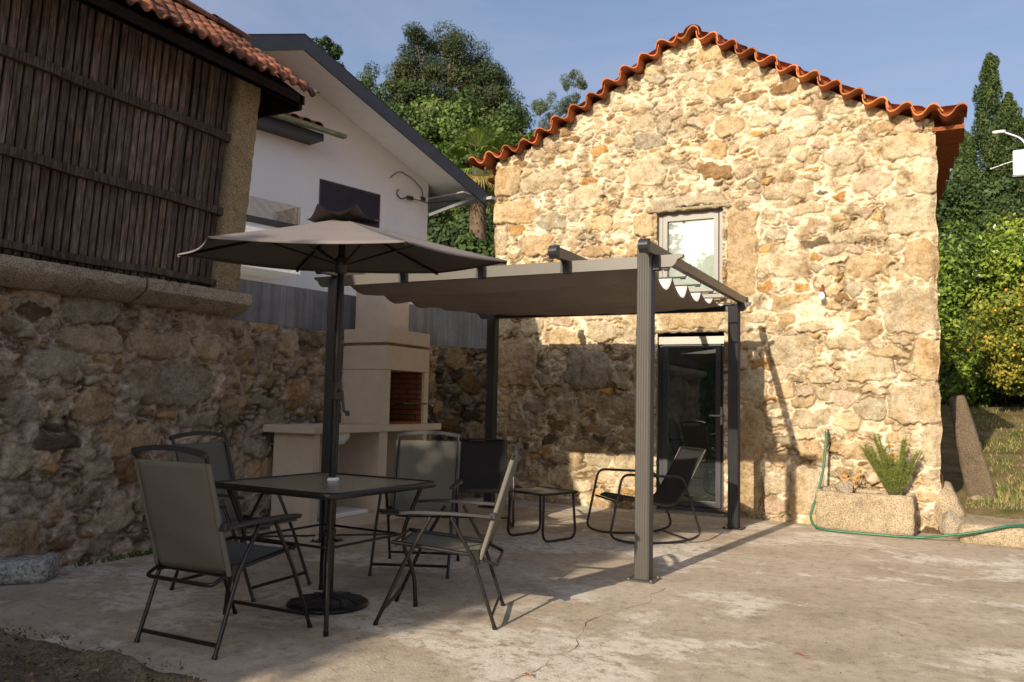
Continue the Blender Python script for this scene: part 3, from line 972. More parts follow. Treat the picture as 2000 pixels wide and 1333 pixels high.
big1 = [(s[0] - X0,) + s[1:] for s in BIG1]
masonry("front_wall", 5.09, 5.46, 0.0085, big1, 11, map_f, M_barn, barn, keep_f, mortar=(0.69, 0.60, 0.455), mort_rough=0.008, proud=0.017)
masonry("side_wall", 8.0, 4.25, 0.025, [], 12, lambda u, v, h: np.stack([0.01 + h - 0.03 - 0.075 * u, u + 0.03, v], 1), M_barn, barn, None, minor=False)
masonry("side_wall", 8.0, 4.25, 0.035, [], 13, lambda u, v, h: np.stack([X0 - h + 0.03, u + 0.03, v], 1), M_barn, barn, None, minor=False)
b = MB()
yb0, yb1 = 0.035, 0.32
b.box(X0 + .03, yb0, 0, DX0 - .012, yb1, 4.12)
b.box(DX1 + .012, yb0, 0, -0.03, yb1, 4.12)
b.box(DX0 - .012, yb0, DZ1 + .012, DX1 + .012, yb1, WZ0 - .012)
b.box(DX0 - .012, yb0, WZ1 + .012, DX1 + .012, yb1, 4.12)
b.prism([(X0 + .03, 4.12), (-0.03, 4.12), (-2.5, 5.36)], 1, yb0, yb1)
b.build("wall_core", M_trough, barn)
b = MB()
b.prism([(X0 + .03, 0), (-0.63, 0), (-0.63, 4.12), (-2.5, 5.36), (X0 + .03, 4.12)], 1, 7.6, 7.95)
b.build("back_wall", M_trough, barn)
# rough window head / worn lintel edges
for nm, x0, x1, z in (("window_lintel", WX0 - .10, WX1 + .10, WZ1), ("door_lintel", DX0 - .08, DX1 + .08, DZ1)):
    b = MB()
    n = 22
    for i in range(n):
        xa = x0 + (x1 - x0) * i / n
        xb = x0 + (x1 - x0) * (i + 1) / n
        d1 = 0.012 * math.sin(i * 1.7) + 0.008 * math.sin(i * 4.1)
        b.add([(xa, -0.018, z - .012 + d1 * .6), (xb, -0.018, z - .012 + 0.012 * math.sin((i + 1) * 1.7) * .6 + 0.008 * math.sin((i + 1) * 4.1) * .6),
               (xb, 0.16, z - .004), (xa, 0.16, z - .004), (xa, -0.020, z + .02), (xb, -0.020, z + .02)], [(3, 2, 1, 0), (0, 1, 5, 4)], True)
    b.build(nm, M_trough, barn)

# the gable verge: S-shaped tiles standing side by side, ends to the front
seglen = np.concatenate([[0], np.cumsum(np.hypot(np.diff(vx), np.diff(vz)))])
Ltot = seglen[-1]


def verge_pt(s):
    x = np.interp(s, seglen, vx)
    z = np.interp(s, seglen, vz)
    e = 0.05
    dx = np.interp(s + e, seglen, vx) - np.interp(s - e, seglen, vx)
    dz = np.interp(s + e, seglen, vz) - np.interp(s - e, seglen, vz)
    l = np.hypot(dx, dz)
    return x, z, -dz / l, dx / l


roof = MB()
ntile = 25
lam = Ltot / ntile
rt = random.Random(5)
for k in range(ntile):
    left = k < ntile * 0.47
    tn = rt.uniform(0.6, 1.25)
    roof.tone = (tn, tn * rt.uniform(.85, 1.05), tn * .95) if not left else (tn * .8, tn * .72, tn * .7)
    jy = rt.uniform(-0.035, 0.02)
    jz = rt.uniform(-0.006, 0.006)
    ss = np.linspace(k * lam - 0.02, (k + 1) * lam + 0.03, 22)
    rows = []
    sgn = 1 if left else -1
    for off, thick in ((0, 0), (1, 0.017)):
        for yy in (-0.17 + jy, 0.26):
            row = []
            for s in ss:
                t_ = (s - k * lam) / lam
                ph = 2 * math.pi * t_
                w = math.sin(ph) if left else -math.sin(ph)
                w = math.copysign(abs(w) ** 0.8, w)
                o = 0.052 * w + jz + sgn * (t_ - 0.5) * -0.028
                x, z, nx_, nz_ = verge_pt(float(np.clip(s, 0.01, Ltot - 0.01)))
                o += thick
                row.append((x + nx_ * o, yy, z + nz_ * o + (0.02 if yy > 0 else 0)))
            rows.append(row)
    m = len(ss)
    vs = rows[0] + rows[1] + rows[2] + rows[3]
    fs = []
    for i in range(m - 1):
        fs.append((i, i + 1, m + i + 1, m + i))                       # underside
        fs.append((2 * m + i, 3 * m + i, 3 * m + i + 1, 2 * m + i + 1))   # top
        fs.append((i, 2 * m + i, 2 * m + i + 1, i + 1))               # front lip
    fs.append((0, m, 3 * m, 2 * m))
    fs.append((m - 1, 2 * m - 1 + 2 * m, 2 * m - 1, m - 1)[:3] if False else (m - 1, 3 * m - 1, 4 * m - 1, 2 * m - 1))
    roof.add(vs, fs, True)
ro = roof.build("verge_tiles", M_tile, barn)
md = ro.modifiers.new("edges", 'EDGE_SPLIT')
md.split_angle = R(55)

# main roof planes: channel tiles in courses running down both slopes
rng = np.random.default_rng(21)
for side in (0, 1):
    ridge = seglen[9]
    s0, s1 = (0.0, ridge) if side == 0 else (ridge, Ltot)
    ns, nyy = 84, 330
    ssv = np.linspace(s0, s1, ns)
    yy = np.linspace(0.03, 8.2, nyy)
    S, Yg = np.meshgrid(ssv, yy)
    x = np.interp(S, seglen, vx)
    z = np.interp(S, seglen, vz)
    up = (ridge - S) if side == 0 else (S - ridge)        # distance down from ridge
    course = np.floor(up / 0.34)
    fr = up / 0.34 - course
    w = np.sin(Yg / 0.215 * 2 * math.pi)
    lift = 0.075 + 0.035 * np.sign(w) * np.abs(w) ** 0.8 + (fr) * 0.03 + (rng.random((ns,))[None] - 0.5) * 0.004
    V = np.stack([(x - 0.075 * Yg).ravel(), Yg.ravel(), (z + lift).ravel()], 1)
    tcol = 0.75 + 0.4 * rng.random((60, 20))
    cc = tcol[np.clip((Yg / 0.215).astype(int), 0, 59), np.clip(course.astype(int), 0, 19)]
    C = np.repeat(cc.reshape(-1, 1), 3, 1)
    ids = (np.arange(nyy - 1)[:, None] * ns + np.arange(ns - 1)[None]).ravel()
    FQ = np.stack([ids, ids + 1, ids + 1 + ns, ids + ns], 1)
    mesh_np("roof_tiles", V, FQ, M_tile, barn, True, C)
b = MB()
b.tone = (.95, .9, .9)
for k in range(19):
    y0 = -0.12 + k * 0.43
    prof = []
    for e, (yy, rr) in enumerate(((y0, 0.105), (y0 + 0.46, 0.088))):
        for j in range(9):
            a_ = math.pi * j / 8
            prof.append((-2.47 - 0.075 * yy + math.cos(a_) * rr, yy, 5.47 + math.sin(a_) * rr * 0.85 + 0.02))
    b.add(prof, [(j, j + 1, j + 10, j + 9) for j in range(8)], True)
b.build("ridge_tiles", M_tile, barn)
# eaves soffit, terracotta slabs over the side walls
for xa, xb, z0 in ((-0.02, 0.27, 4.035), (-5.33, -5.05, 4.15)):
    b = MB()
    b.tone = (.5, .40, .38)
    for k in range(16):
        ya_ = (0.02 if xa > -1 else 0.30) + k * 0.51
        b.box(xa - 0.075 * ya_, ya_, z0 - 0.004 * (k % 2), xb - 0.075 * ya_, ya_ + 0.512, z0 + 0.04)
    b.build("eaves", M_tile, barn)

# window
win = MB()
y0, y1 = 0.075, 0.135
fw = 0.062


def framebox(mb, x0, x1, z0, z1, w, ya, yb):
    mb.box(x0, ya, z0, x0 + w, yb, z1)
    mb.box(x1 - w, ya, z0, x1, yb, z1)
    mb.box(x0 + w, ya, z1 - w, x1 - w, yb, z1)
    mb.box(x0 + w, ya, z0, x1 - w, yb, z0 + w)


framebox(win, WX0 - .005, WX1 + .005, WZ0, WZ1 + .0, 0.058, 0.075, 0.14)
framebox(win, WX0 + .062, WX1 - .062, WZ0 + .06, WZ1 - .062, 0.052, 0.060, 0.125)
wo = win.build("window", M_frame, barn)
b = MB()
b.box(WX0 + .11, 0.09, WZ0 + .11, WX1 - .11, 0.104, WZ1 - .113)
b.build("pane", M_glass2, wo)
b = MB()
b.box(WX0 + .10, 0.125, WZ0 + .10, WX1 - .10, 0.132, WZ1 - .10)
b.build("sky_reflection_sheet", M_white, wo)  # added white sheet standing in for bright sky reflected in the pane
b = MB()
b.box(WX0 - .03, -0.05, WZ0 - .03, WX1 + .03, 0.074, WZ0 + .002)
b.build("sill", M_granite, wo)
# door
dr = MB()
framebox(dr, DX0 - .005, DX1 + .005, 0.02, 1.985, 0.05, 0.085, 0.145)
framebox(dr, DX0 + .052, DX1 - .052, 0.08, 1.925, 0.058, 0.07, 0.13)
do = dr.build("door", M_doorframe, barn)
b = MB()
b.box(DX0 + .11, 0.095, 0.135, DX1 - .11, 0.11, 1.868)
b.build("pane", M_glass, do)
b = MB()
b.box(DX0 - .004, 0.055, 1.905, DX1 + .004, 0.084, 1.99)
b.build("head_strip", M_sill, do)
b = MB()
b.box(DX1 - .055, 0.045, 1.0, DX1 - .025, 0.07, 1.2, 0.004)
b.tube(fillet([(DX1 - .04, 0.05, 1.1), (DX1 - .04, 0.0, 1.1), (DX1 - .16, 0.0, 1.1)], 0.015), 0.009)
b.build("handle", M_galv, do)
b = MB()
b.box(DX0 - .02, -0.06, 0.003, DX1 + .02, 0.16, 0.022)
b.build("threshold", M_sill, do)
# a dim room behind the glass, with two storeys
b = MB()
b.box(-4.9, 7.4, 0.01, -0.85, 7.5, 4.0)
b.box(-4.95, 0.33, 2.2, -0.85, 7.39, 2.3)
b.box(-4.95, 0.33, -0.03, -0.85, 7.39, 0.006)
b.build("room", M_interior, barn)

# bulb lamp on the facade
lt = thing("wall_lamp", "bare white bulb in a small holder fixed to the sunny barn wall", "lamp", (-1.075, YF - 0.03, 2.43))
b = MB()
b.tube([(0, 0.01, 0.075), (0, -0.03, 0.07), (0, -0.075, 0.03), (0, -0.085, 0.0)], 0.010)
b.lathe([(0.001, 0.028), (0.022, 0.026), (0.024, -0.005), (0.020, -0.01)], (0, -0.085, 0), 14)
b.build("holder", M_oldtile, lt)
b = MB()
b.lathe([(0.013, 0.0), (0.018, -0.018), (0.031, -0.045), (0.033, -0.062), (0.024, -0.085), (0.001, -0.095)], (0, -0.085, 0), 16)
b.build("bulb", M_bulb, lt)

# ------------------------------------------------------------------ granary and its base wall
gran = thing("granary", "raised granary of grey vertical slats with old tiled roof on a stone base", "granary", (-5.42, 0, 0))
BIG2 = parse("3.5 1.75 0.125 0.055 0 2.3 d;4.66 1.27 0.432 0.172 0 4.0 y;4.29 0.86 0.24 0.12 0 3.0 g;3.95 1.09 0.17 0.142 0 3.0 g;3.67 0.86 0.184 0.069 0 2.5 d;3.93 1.58 0.246 0.105 0 4.0 b;4.6 1.02 0.108 0.055 0 3.0 o;4.49 1.59 0.291 0.11 0 4.0 b;3.6 1.4 0.224 0.122 -8 3.0 y;3.41 1.09 0.13 0.118 0 3.0 y;4.06 0.1 0.151 0.053 0 4.0 y;4.19 0.33 0.144 0.153 0 4.0 b;4.97 1.6 0.145 0.111 0 4.0 b;4.91 1.0 0.208 0.067 0 5.0 y;3.48 0.2 0.141 0.146 0 3.0 g;3.68 0.66 0.059 0.051 0 2.4 o;5.31 1.24 0.048 0.064 20 2.2 d;5.22 1.16 0.067 0.044 0 4.0 g;5.24 1.02 0.079 0.071 0 5.0 g;5.24 1.56 0.067 0.077 0 3.0 b;4.39 0.1 0.066 0.056 0 3.0 d;3.64 1.18 0.118 0.061 0 3.0 b;3.95 0.19 0.105 0.021 0 3.0 r;4.16 1.42 0.063 0.05 0 4.0 r;3.41 0.57 0.089 0.078 0 3.0 b;4.02 0.66 0.12 0.096 0 3.0 b")
GY0 = 1.2
big2 = [(s[0] - GY0,) + s[1:] for s in BIG2]
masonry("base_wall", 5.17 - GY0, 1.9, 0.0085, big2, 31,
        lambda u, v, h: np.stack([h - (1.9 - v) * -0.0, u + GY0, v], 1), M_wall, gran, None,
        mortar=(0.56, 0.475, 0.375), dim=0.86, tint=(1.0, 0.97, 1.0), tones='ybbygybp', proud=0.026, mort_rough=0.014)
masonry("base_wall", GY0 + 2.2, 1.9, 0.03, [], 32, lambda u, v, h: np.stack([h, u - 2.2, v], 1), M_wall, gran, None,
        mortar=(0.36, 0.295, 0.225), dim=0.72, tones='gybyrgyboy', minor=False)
b = MB()
b.box(-0.95, -2.2, 0, -0.04, 5.12, 1.88)
b.build("base_core", M_granite, gran)


def jit(mb, amp, seed):
    r_ = random.Random(seed)
    mb.v = [(x + r_.uniform(-amp, amp), y + r_.uniform(-amp, amp), z + r_.uniform(-amp, amp)) for x, y, z in mb.v]


def roughbox(x0, y0, z0, x1, y1, z1, n, amp, seed, cham=0.0, soft=0.5):
    """a hewn block: subdivided box with worn edges"""
    rng_ = np.random.default_rng(seed)
    L = [x1 - x0, y1 - y0, z1 - z0]
    m = [max(2, int(l / n)) for l in L]
    vs, fs = {}, []

    def vid(i, j, k):
        key = (i, j, k)
        if key not in vs:
            vs[key] = len(vs)
        return vs[key]
    for ax in range(3):
        for side in (0, m[ax]):
            u, v = [a_ for a_ in range(3) if a_ != ax]
            for i in range(m[u]):
                for j in range(m[v]):
                    q = []
                    for di, dj in ((0, 0), (1, 0), (1, 1), (0, 1)):
                        c = [0, 0, 0]
                        c[ax] = side
                        c[u] = i + di
                        c[v] = j + dj
                        q.append(vid(*c))
                    if (side == 0) ^ (ax == 1):
                        q = q[::-1]
                    fs.append(q)
    P = np.array(list(vs.keys()), dtype=float)
    edge = np.zeros(len(P))
    for a_ in range(3):
        edge += ((P[:, a_] == 0) | (P[:, a_] == m[a_]))
    Cn = np.array([0.5, 0.5, 0.5])
    Q = P / np.array(m)
    V = np.array([x0, y0, z0]) + Q * np.array(L)
    ctr = np.array([(x0 + x1) / 2, (y0 + y1) / 2, (z0 + z1) / 2])
    pull = np.where(edge >= 3, 0.9, np.where(edge == 2, 0.45, 0.0))[:, None] * n * soft
    dv = ctr - V
    dv = np.sign(dv) * np.minimum(np.abs(dv), 1)
    isb = np.stack([((P[:, a_] == 0) | (P[:, a_] == m[a_])) for a_ in range(3)], 1)
    V = V + np.sign(ctr - V) * isb * pull
    V += rng_.normal(size=V.shape) * amp
    if cham:
        low = (V[:, 2] < (z0 + z1) / 2)
        V[:, 0] -= low * cham * np.clip(((z0 + z1) / 2 - V[:, 2]) / ((z1 - z0) / 2), 0, 1) * (V[:, 0] > ctr[0])
    return V, np.array(fs)


Vq, Fq = [], []
off = 0
for (ya, yb, sd) in ((-2.2, 0.4, 1), (0.42, 2.3, 2), (2.32, 4.17, 3), (4.19, 5.24, 4)):
    V, Fc = roughbox(-0.9, ya, 1.885, 0.22, yb, 2.07 - (sd % 2) * 0.008, 0.03, 0.0022, sd, 0.15, 0.14)
    Vq.append(V)
    Fq.append(Fc + off)
    off += len(V)
lo = mesh_np("ledge", np.concatenate(Vq), np.concatenate(Fq), M_granite, gran, True)
es = lo.modifiers.new("edges", "EDGE_SPLIT")
es.split_angle = R(38)

LEAN = 0.085
gx = lambda z: 0.015 + (z - 2.1) * LEAN
r_ = random.Random(14)
b = MB()
y = -2.0
while y < 4.93:
    w = r_.uniform(0.043, 0.055)
    w = min(w, 4.95 - y)
    tn = r_.uniform(0.62, 1.18)
    b.tone = (tn, tn * r_.uniform(.9, 1.0), tn * r_.uniform(.85, 1.0))
    o = r_.uniform(-0.006, 0.006)
    t1 = r_.uniform(-0.006, 0.006)
    zs = [2.10, 2.7, 3.35, 4.1]
    vs = []
    for i, z in enumerate(zs):
        x = gx(z) + o
        yy = y + t1 * i * 0.5
        vs += [(x - .02, yy, z), (x, yy, z), (x, yy + w, z), (x - .02, yy + w, z)]
    fs = []
    for i in range(3):
        a_ = i * 4
        for j in range(4):
            fs.append((a_ + j, a_ + (j + 1) % 4, a_ + 4 + (j + 1) % 4, a_ + 4 + j))
    b.add(vs, fs)
    y += w + r_.uniform(0.013, 0.019)
b.build("slatted_wall", M_wood, gran)
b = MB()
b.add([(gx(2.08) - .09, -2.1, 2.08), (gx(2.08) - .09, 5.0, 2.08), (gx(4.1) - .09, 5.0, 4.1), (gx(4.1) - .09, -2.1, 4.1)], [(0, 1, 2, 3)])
b.build("dark_back_sheet", M_darkwood, gran)  # near-black sheet closing the gaps behind the slats
for z, hh_ in ((2.125, 0.05), (2.715, 0.065), (3.335, 0.065)):
    b = MB()
    tn = 0.55
    b.tone = (tn, tn, tn)
    n = 40
    rows = []
    for i in range(n + 1):
        yy = -2.0 + 6.98 * i / n
        dz = 0.006 * math.sin(i * 0.9) + 0.003 * math.sin(i * 2.3)
        x = gx(z) + .008
        rows.append([(x - .01, yy, z + dz), (x + .036, yy, z + dz), (x + .04, yy, z + hh_ + dz), (x - .01, yy, z + hh_ + dz)])
    vs = [p for q in rows for p in q]
    fs = [(i * 4 + j, i * 4 + (j + 1) % 4, i * 4 + 4 + (j + 1) % 4, i * 4 + 4 + j) for i in range(n) for j in range(4)]
    fs += [(3, 2, 1, 0), (n * 4, n * 4 + 1, n * 4 + 2, n * 4 + 3)]
    b.add(vs, fs)
    b.build("rail", M_wood, gran)
V, Fc = roughbox(-0.30, 4.965, 2.06, 0.06, 5.235, 4.08, 0.045, 0.003, 9, 0, 0.25)
V[:, 0] += (V[:, 2] - 2.06) * 0.09
mesh_np("corner_pillar", V, Fc, granite_mat("lichen_granite", (0.24, 0.18, 0.105), (0.38, 0.29, 0.17), (0.07, 0.06, 0.045), 0.7), gran, True)

# granary roof
EX, EZ, RX, RZ = 0.53, 3.885, -0.50, 4.60
rng = np.random.default_rng(77)
ns, nyy = 80, 760
U, Yg = np.meshgrid(np.linspace(0, 1, ns), np.linspace(-2.3, 5.60, nyy))
course = np.floor((1 - U) * 5.2)
fr = (1 - U) * 5.2 - course
w = np.sin(Yg / 0.125 * 2 * math.pi + course * 0.35)
lift = 0.020 * np.sign(w) * np.abs(w) ** 0.8 + fr * 0.045
jr = rng.random((8, 60))
lift += (jr[np.clip(course.astype(int), 0, 7), np.clip(((Yg + 2.3) / 0.25).astype(int), 0, 59)] - 0.5) * 0.02
Xr = EX + (RX - EX) * U - (rng.random((1, ns)) - 0.5) * 0.004
Xr = Xr + np.where(U < 0.02, (jr[0][np.clip(((Yg + 2.3) / 0.25).astype(int), 0, 59)] - 0.5) * 0.05, 0)
Zr = EZ + (RZ - EZ) * U + lift
tc = 0.55 + 0.75 * rng.random((8, 60))
cc = tc[np.clip(course.astype(int), 0, 7), np.clip(((Yg + 2.3) / 0.25).astype(int), 0, 59)]
ids = (np.arange(nyy - 1)[:, None] * ns + np.arange(ns - 1)[None]).ravel()
FQ = np.stack([ids, ids + 1, ids + 1 + ns, ids + ns], 1)
V = np.stack([Xr.ravel(), Yg.ravel(), Zr.ravel()], 1)
o = mesh_np("roof_tiles", V, FQ, M_oldtile, gran, True, np.repeat(cc.reshape(-1, 1), 3, 1))
sd = o.modifiers.new("thick", 'SOLIDIFY')
sd.thickness = 0.016
b = MB()
rk = random.Random(4)
for k in range(20):
    y0 = -2.3 + k * 0.40
    tn = rk.uniform(.5, 1.0)
    b.tone = (tn, tn, tn)
    vs = []
    for yy, rr in ((y0, 0.10), (y0 + 0.43, 0.08)):
        for j in range(9):
            a_ = math.pi * j / 8
            vs.append((RX + math.cos(a_) * rr, yy, RZ + 0.0 + math.sin(a_) * rr + 0.02))
    b.add(vs, [(j, j + 1, j + 10, j + 9) for j in range(8)], True)
b.build("ridge_tiles", M_oldtile, gran)
b = MB()
b.box(EX - .085, -2.25, 3.78, EX - .055, 5.50, EZ - 0.03)
b.add([(EX - .055, -2.25, 3.74), (EX - .055, 5.50, 3.74), (0.06, 5.50, 4.02), (0.06, -2.25, 4.02)], [(0, 1, 2, 3)])
b.prism([(EX - .055, 3.72), (EX - .055, EZ - .03), (RX, RZ - .03), (RX, 3.72)], 1, 5.44, 5.47)
b.add([(RX, -2.25, RZ - .02), (RX, 5.44, RZ - .02), (EX - .05, 5.44, EZ - .03), (EX - .05, -2.25, EZ - .03)], [(0, 1, 2, 3)])
b.build("eaves_boards", M_darkwood, gran)
b = MB()
b.bar((EX + .01, 5.60, EZ + .035), (RX - .05, 5.60, RZ + .06), 0.04, 0.012)
b.build("verge_flashing", M_fascia, gran)
# other slope and far wall so that it is a whole roof
b = MB()
b.tone = (.7, .7, .7)
b.add([(RX, -2.3, RZ), (RX, 5.6, RZ), (RX - 1.03, 5.6, EZ), (RX - 1.03, -2.3, EZ)], [(0, 1, 2, 3)])
b.build("back_roof", M_oldtile, gran)
b = MB()
b.box(-1.2, -2.1, 2.07, -0.96, 5.2, 4.0)
b.box(-0.95, 5.06, 2.07, -0.31, 5.16, 4.2)
b.build("back_wall", M_wood, gran)

# ------------------------------------------------------------------ retaining wall with concrete parapet
ret = thing("retaining_wall", "brown rubble garden wall running behind the barbecue to the barn corner", "wall", (-5.48, 5.16, 0))
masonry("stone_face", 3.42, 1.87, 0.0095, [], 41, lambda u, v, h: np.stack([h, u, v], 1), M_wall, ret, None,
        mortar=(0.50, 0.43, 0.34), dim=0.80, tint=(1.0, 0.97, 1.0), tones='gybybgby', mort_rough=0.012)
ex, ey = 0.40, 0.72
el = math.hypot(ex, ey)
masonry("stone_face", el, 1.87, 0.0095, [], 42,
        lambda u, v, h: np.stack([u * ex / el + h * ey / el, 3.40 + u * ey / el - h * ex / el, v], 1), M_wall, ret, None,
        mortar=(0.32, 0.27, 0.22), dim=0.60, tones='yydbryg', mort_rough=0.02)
b = MB()
b.box(-0.4, 0.0, 0, -0.03, 3.42, 1.84)
b.build("wall_core", M_granite, ret)
par = MB()
par.prism([(-0.24, -1.4), (-0.05, -1.4), (-0.05, 3.40), (0.34, 4.10), (0.20, 4.22), (-0.24, 3.44)], 2, 1.855, 2.2)
o = par.build("concrete_parapet", M_cwall)
for vtx in o.data.vertices:
    if vtx.co.z > 2:
        vtx.co.z = 2.20 + max(0, vtx.co.y) * 0.042
o.location = (-5.48, 5.16, 0)
tag(o, "blue grey board marked concrete parapet on top of the stone garden wall", "parapet")

# ------------------------------------------------------------------ white house behind
hs = thing("white_house", "white rendered house with charcoal roof edge behind the garden wall", "house", (-8.19, 12.45, 0), R(-12.6))
b = MB()
b.prism([(-6.9, 1.6), (0, 1.6), (0, 5.12), (-3.42, 6.385), (-6.9, 5.1)], 0, -9, 0)
hw = b.build("wall", M_stucco, hs)
OV = 0.9
sl = 0.37


def hz(s):
    return 6.42 - abs(s + 3.42) * sl


b = MB()
for s_a, s_b in ((-3.42, 0.62), (-7.5, -3.42)):
    vs = []
    for n_ in (-9.5, OV - .03):
        for s_ in (s_a, s_b):
            vs += [(n_, s_, hz(s_) - .03), (n_, s_, hz(s_))]
    b.add(vs, [(0, 2, 3, 1), (4, 5, 7, 6), (1, 3, 7, 5), (0, 4, 6, 2), (0, 1, 5, 4), (2, 6, 7, 3)])
b.build("roof", M_soffit, hs)
b = MB()
for s_a, s_b in ((-3.42, 0.62), (-7.5, -3.42)):
    vs = []
    for n_ in (OV - .028, OV):
        for s_ in (s_a, s_b):
            vs += [(n_, s_, hz(s_) - .215), (n_, s_, hz(s_) + .022)]
    b.add(vs, [(0, 2, 3, 1), (4, 5, 7, 6), (1, 3, 7, 5), (0, 4, 6, 2), (0, 1, 5, 4), (2, 6, 7, 3)])
    vs = []
    for n_ in (-9.5, OV):
        for s_ in (s_a, s_b):
            vs += [(n_, s_, hz(s_) + .004), (n_, s_, hz(s_) + .026)]
    b.add(vs, [(0, 2, 3, 1), (4, 5, 7, 6), (1, 3, 7, 5), (0, 4, 6, 2), (0, 1, 5, 4), (2, 6, 7, 3)])
b.build("fascia", M_fascia, hs)
b = MB()
zg = hz(0.62)
b.box(-9.5, 0.58, zg - .10, OV + .12, 0.68, zg - .05)
b.box(-9.5, 0.0, zg - .085, OV - .03, 0.58, zg - .06)
b.build("gutter", M_galv, hs)
b = MB()
b.bar((0.02, 0.02, 4.55), (0.75, 0.5, 4.88), 0.05, 0.05)
b.build("strut", M_galv, hs)
# roller shutter window
b = MB()

b.box(-0.01, -2.40, 3.70, 0.012, -2.37, 4.68)
b.box(-0.01, -1.17, 3.70, 0.012, -1.14, 4.68)
b.box(-0.01, -2.40, 4.655, 0.014, -1.14, 4.685)
wn_ = b.build("window", M_fascia, hs)
b = MB()
k = 0
z = 3.7
while z < 4.65:
    b.prism([(-2.37, z + .004), (-1.17, z + .004), (-1.17, z + .036), (-2.37, z + .036)], 0, -0.004, 0.009)
    z += .042
b.box(-0.012, -2.37, 3.7, -0.0045 + .007, -1.17, 4.65)
b.build("roller_shutter", M_shutter, wn_)
# balcony
b = MB()
b.box(0.003, -7.2, 2.98, 0.70, -3.20, 3.60)
bal = b.build("balcony", M_stucco, hs)
b = MB()
b.box(0.60, -7.2, 3.602, 0.715, -3.19, 3.69)
b.box(0.003, -3.30, 3.602, 0.60, -3.19, 3.66)
b.build("glass_channel", M_fascia, bal)
b = MB()
b.box(0.65, -7.2, 3.69, 0.665, -3.21, 3.97)
b.box(0.03, -3.25, 3.665, 0.65, -3.235, 3.97)
b.build("glass_railing", M_balglass, bal)
# small tiled canopy with gutter on the gable
b = MB()
rk = random.Random(9)
for k in range(17):
    tn = rk.uniform(.6, 1.2)
    b.tone = (tn, tn * .9, tn * .8)
    s_ = -6.2 + k * 0.215
    vs = []
    for n_, zz, rr in ((0.02, 5.50, 0.085), (0.42, 5.36, 0.095)):
        for j in range(7):
            a_ = math.pi * j / 6
            vs.append((n_, s_ + math.cos(a_) * rr, zz + math.sin(a_) * rr * .7))
    b.add(vs, [(j, j + 1, j + 8, j + 7) for j in range(6)], True)
    b.add([(0.02, s_ - .12, 5.49), (0.42, s_ - .12, 5.35), (0.42, s_ + .12, 5.35), (0.02, s_ + .12, 5.49)], [(0, 1, 2, 3)])
cn = b.build("tiled_canopy", M_tile, hs)
b = MB()
b.box(0.40, -6.3, 5.28, 0.50, -2.28, 5.335)
b.build("gutter", plain("mossy_gutter", (0.20, 0.22, 0.12), 0.7, var=0.4), cn)
b = MB()
b.box(0.003, -6.3, 5.17, 0.36, -2.62, 5.28)
b.build("bracket_beam", M_fascia, cn)
# cable and bracket at the corner
b = MB()
b.tube(fillet([(0.03, -0.95, 5.02), (0.03, -0.75, 5.20), (0.03, -0.4, 5.12), (0.03, -0.18, 4.97), (0.03, -0.16, 4.83)], 0.2), 0.008, 6)
b.tube(fillet([(0.03, -0.75, 4.86), (0.05, -0.82, 4.78), (0.05, -0.72, 4.69), (0.05, -0.55, 4.76)], 0.1), 0.012, 6)
b.tube([(0.05, -0.55, 4.76), (0.10, -0.1, 4.74), (0.5, 0.5, 4.86), (1.2, 3.0, 5.4)], 0.009, 6)
b.box(0.02, -0.56, 4.73, 0.08, -0.42, 4.79, .01)
b.box(0.005, -0.2, 4.78, 0.05, -0.1, 4.85, .01)
b.build("cable", M_plastic, hs)

# ------------------------------------------------------------------ barbecue
bq = thing("barbecue", "cream cast stone barbecue with hood, firebox and side counter against the garden wall", "barbecue", (-4.90, 0, 0))
b = MB()
b.box(-0.56, 6.80, 0.955, 0.0, 6.86, 1.50)          # near cheek
b.box(-0.56, 7.48, 0.955, 0.0, 7.56, 1.50)          # far cheek
b.box(-0.06, 6.86, 1.50 - .0, 0.0, 7.48, 1.502)
b.build("firebox", M_bbq, bq)
b = MB()
b.box(-0.56, 6.797, 1.503, 0.003, 7.563, 1.745, 0.004)
b.box(-0.56, 6.797, 1.775, 0.003, 7.563, 1.915, 0.004)
b.build("hood", M_bbq, bq)
b = MB()
b.box(-0.55, 6.81, 1.745, -0.012, 7.55, 1.775)
b.build("shadow_groove", M_bbqdark, bq)
b = MB()
b.box(-0.50, 6.90, 1.915, -0.10, 7.30, 2.42, 0.004)
b.box(-0.54, 6.86, 2.42, -0.06, 7.34, 2.46, 0.006)
b.build("chimney", M_bbq, bq)
b = MB()
b.box(-0.53, 6.861, 0.958, -0.05, 6.885, 1.495)
b.box(-0.53, 7.455, 0.958, -0.03, 7.479, 1.495)
b.box(-0.55, 6.886, 0.958, -0.53, 7.454, 1.495)
b.box(-0.53, 6.886, 0.958, -0.03, 7.454, 0.975)
b.build("brick_lining", M_brick, bq)
b = MB()
b.box(-0.62, 5.70, 0.885, 0.03, 7.80, 0.953, 0.006)
b.build("counter", M_bbq, bq)
b = MB()
b.box(-0.50, 5.78, 0.0, -0.03, 5.86, 0.884)
b.box(-0.50, 6.72, 0.0, -0.015, 6.86, 0.884)
b.box(-0.50, 7.50, 0.0, -0.015, 7.58, 0.884)
b.box(-0.53, 5.861, 0.0, -0.50, 7.499, 0.884)
b.box(-0.50, 5.861, 0.0, -0.02, 7.499, 0.10)
b.build("base_panel", M_bbq, bq)
b = MB()
b.lathe([(0.17, 0.0), (0.165, -0.05), (0.12, -0.11), (0.03, -0.13), (0.001, -0.13)], (-0.22, 6.25, 0.885), 20)
b.tube([(-0.22, 6.25, 0.76), (-0.22, 6.25, 0.45)], 0.02)
b.build("sink", M_white, bq)
b = MB()
for i in range(12):
    y_ = 6.90 + i * 0.049
    b.tube([(-0.50, y_, 1.16), (-0.04, y_, 1.16)], 0.003, 5)
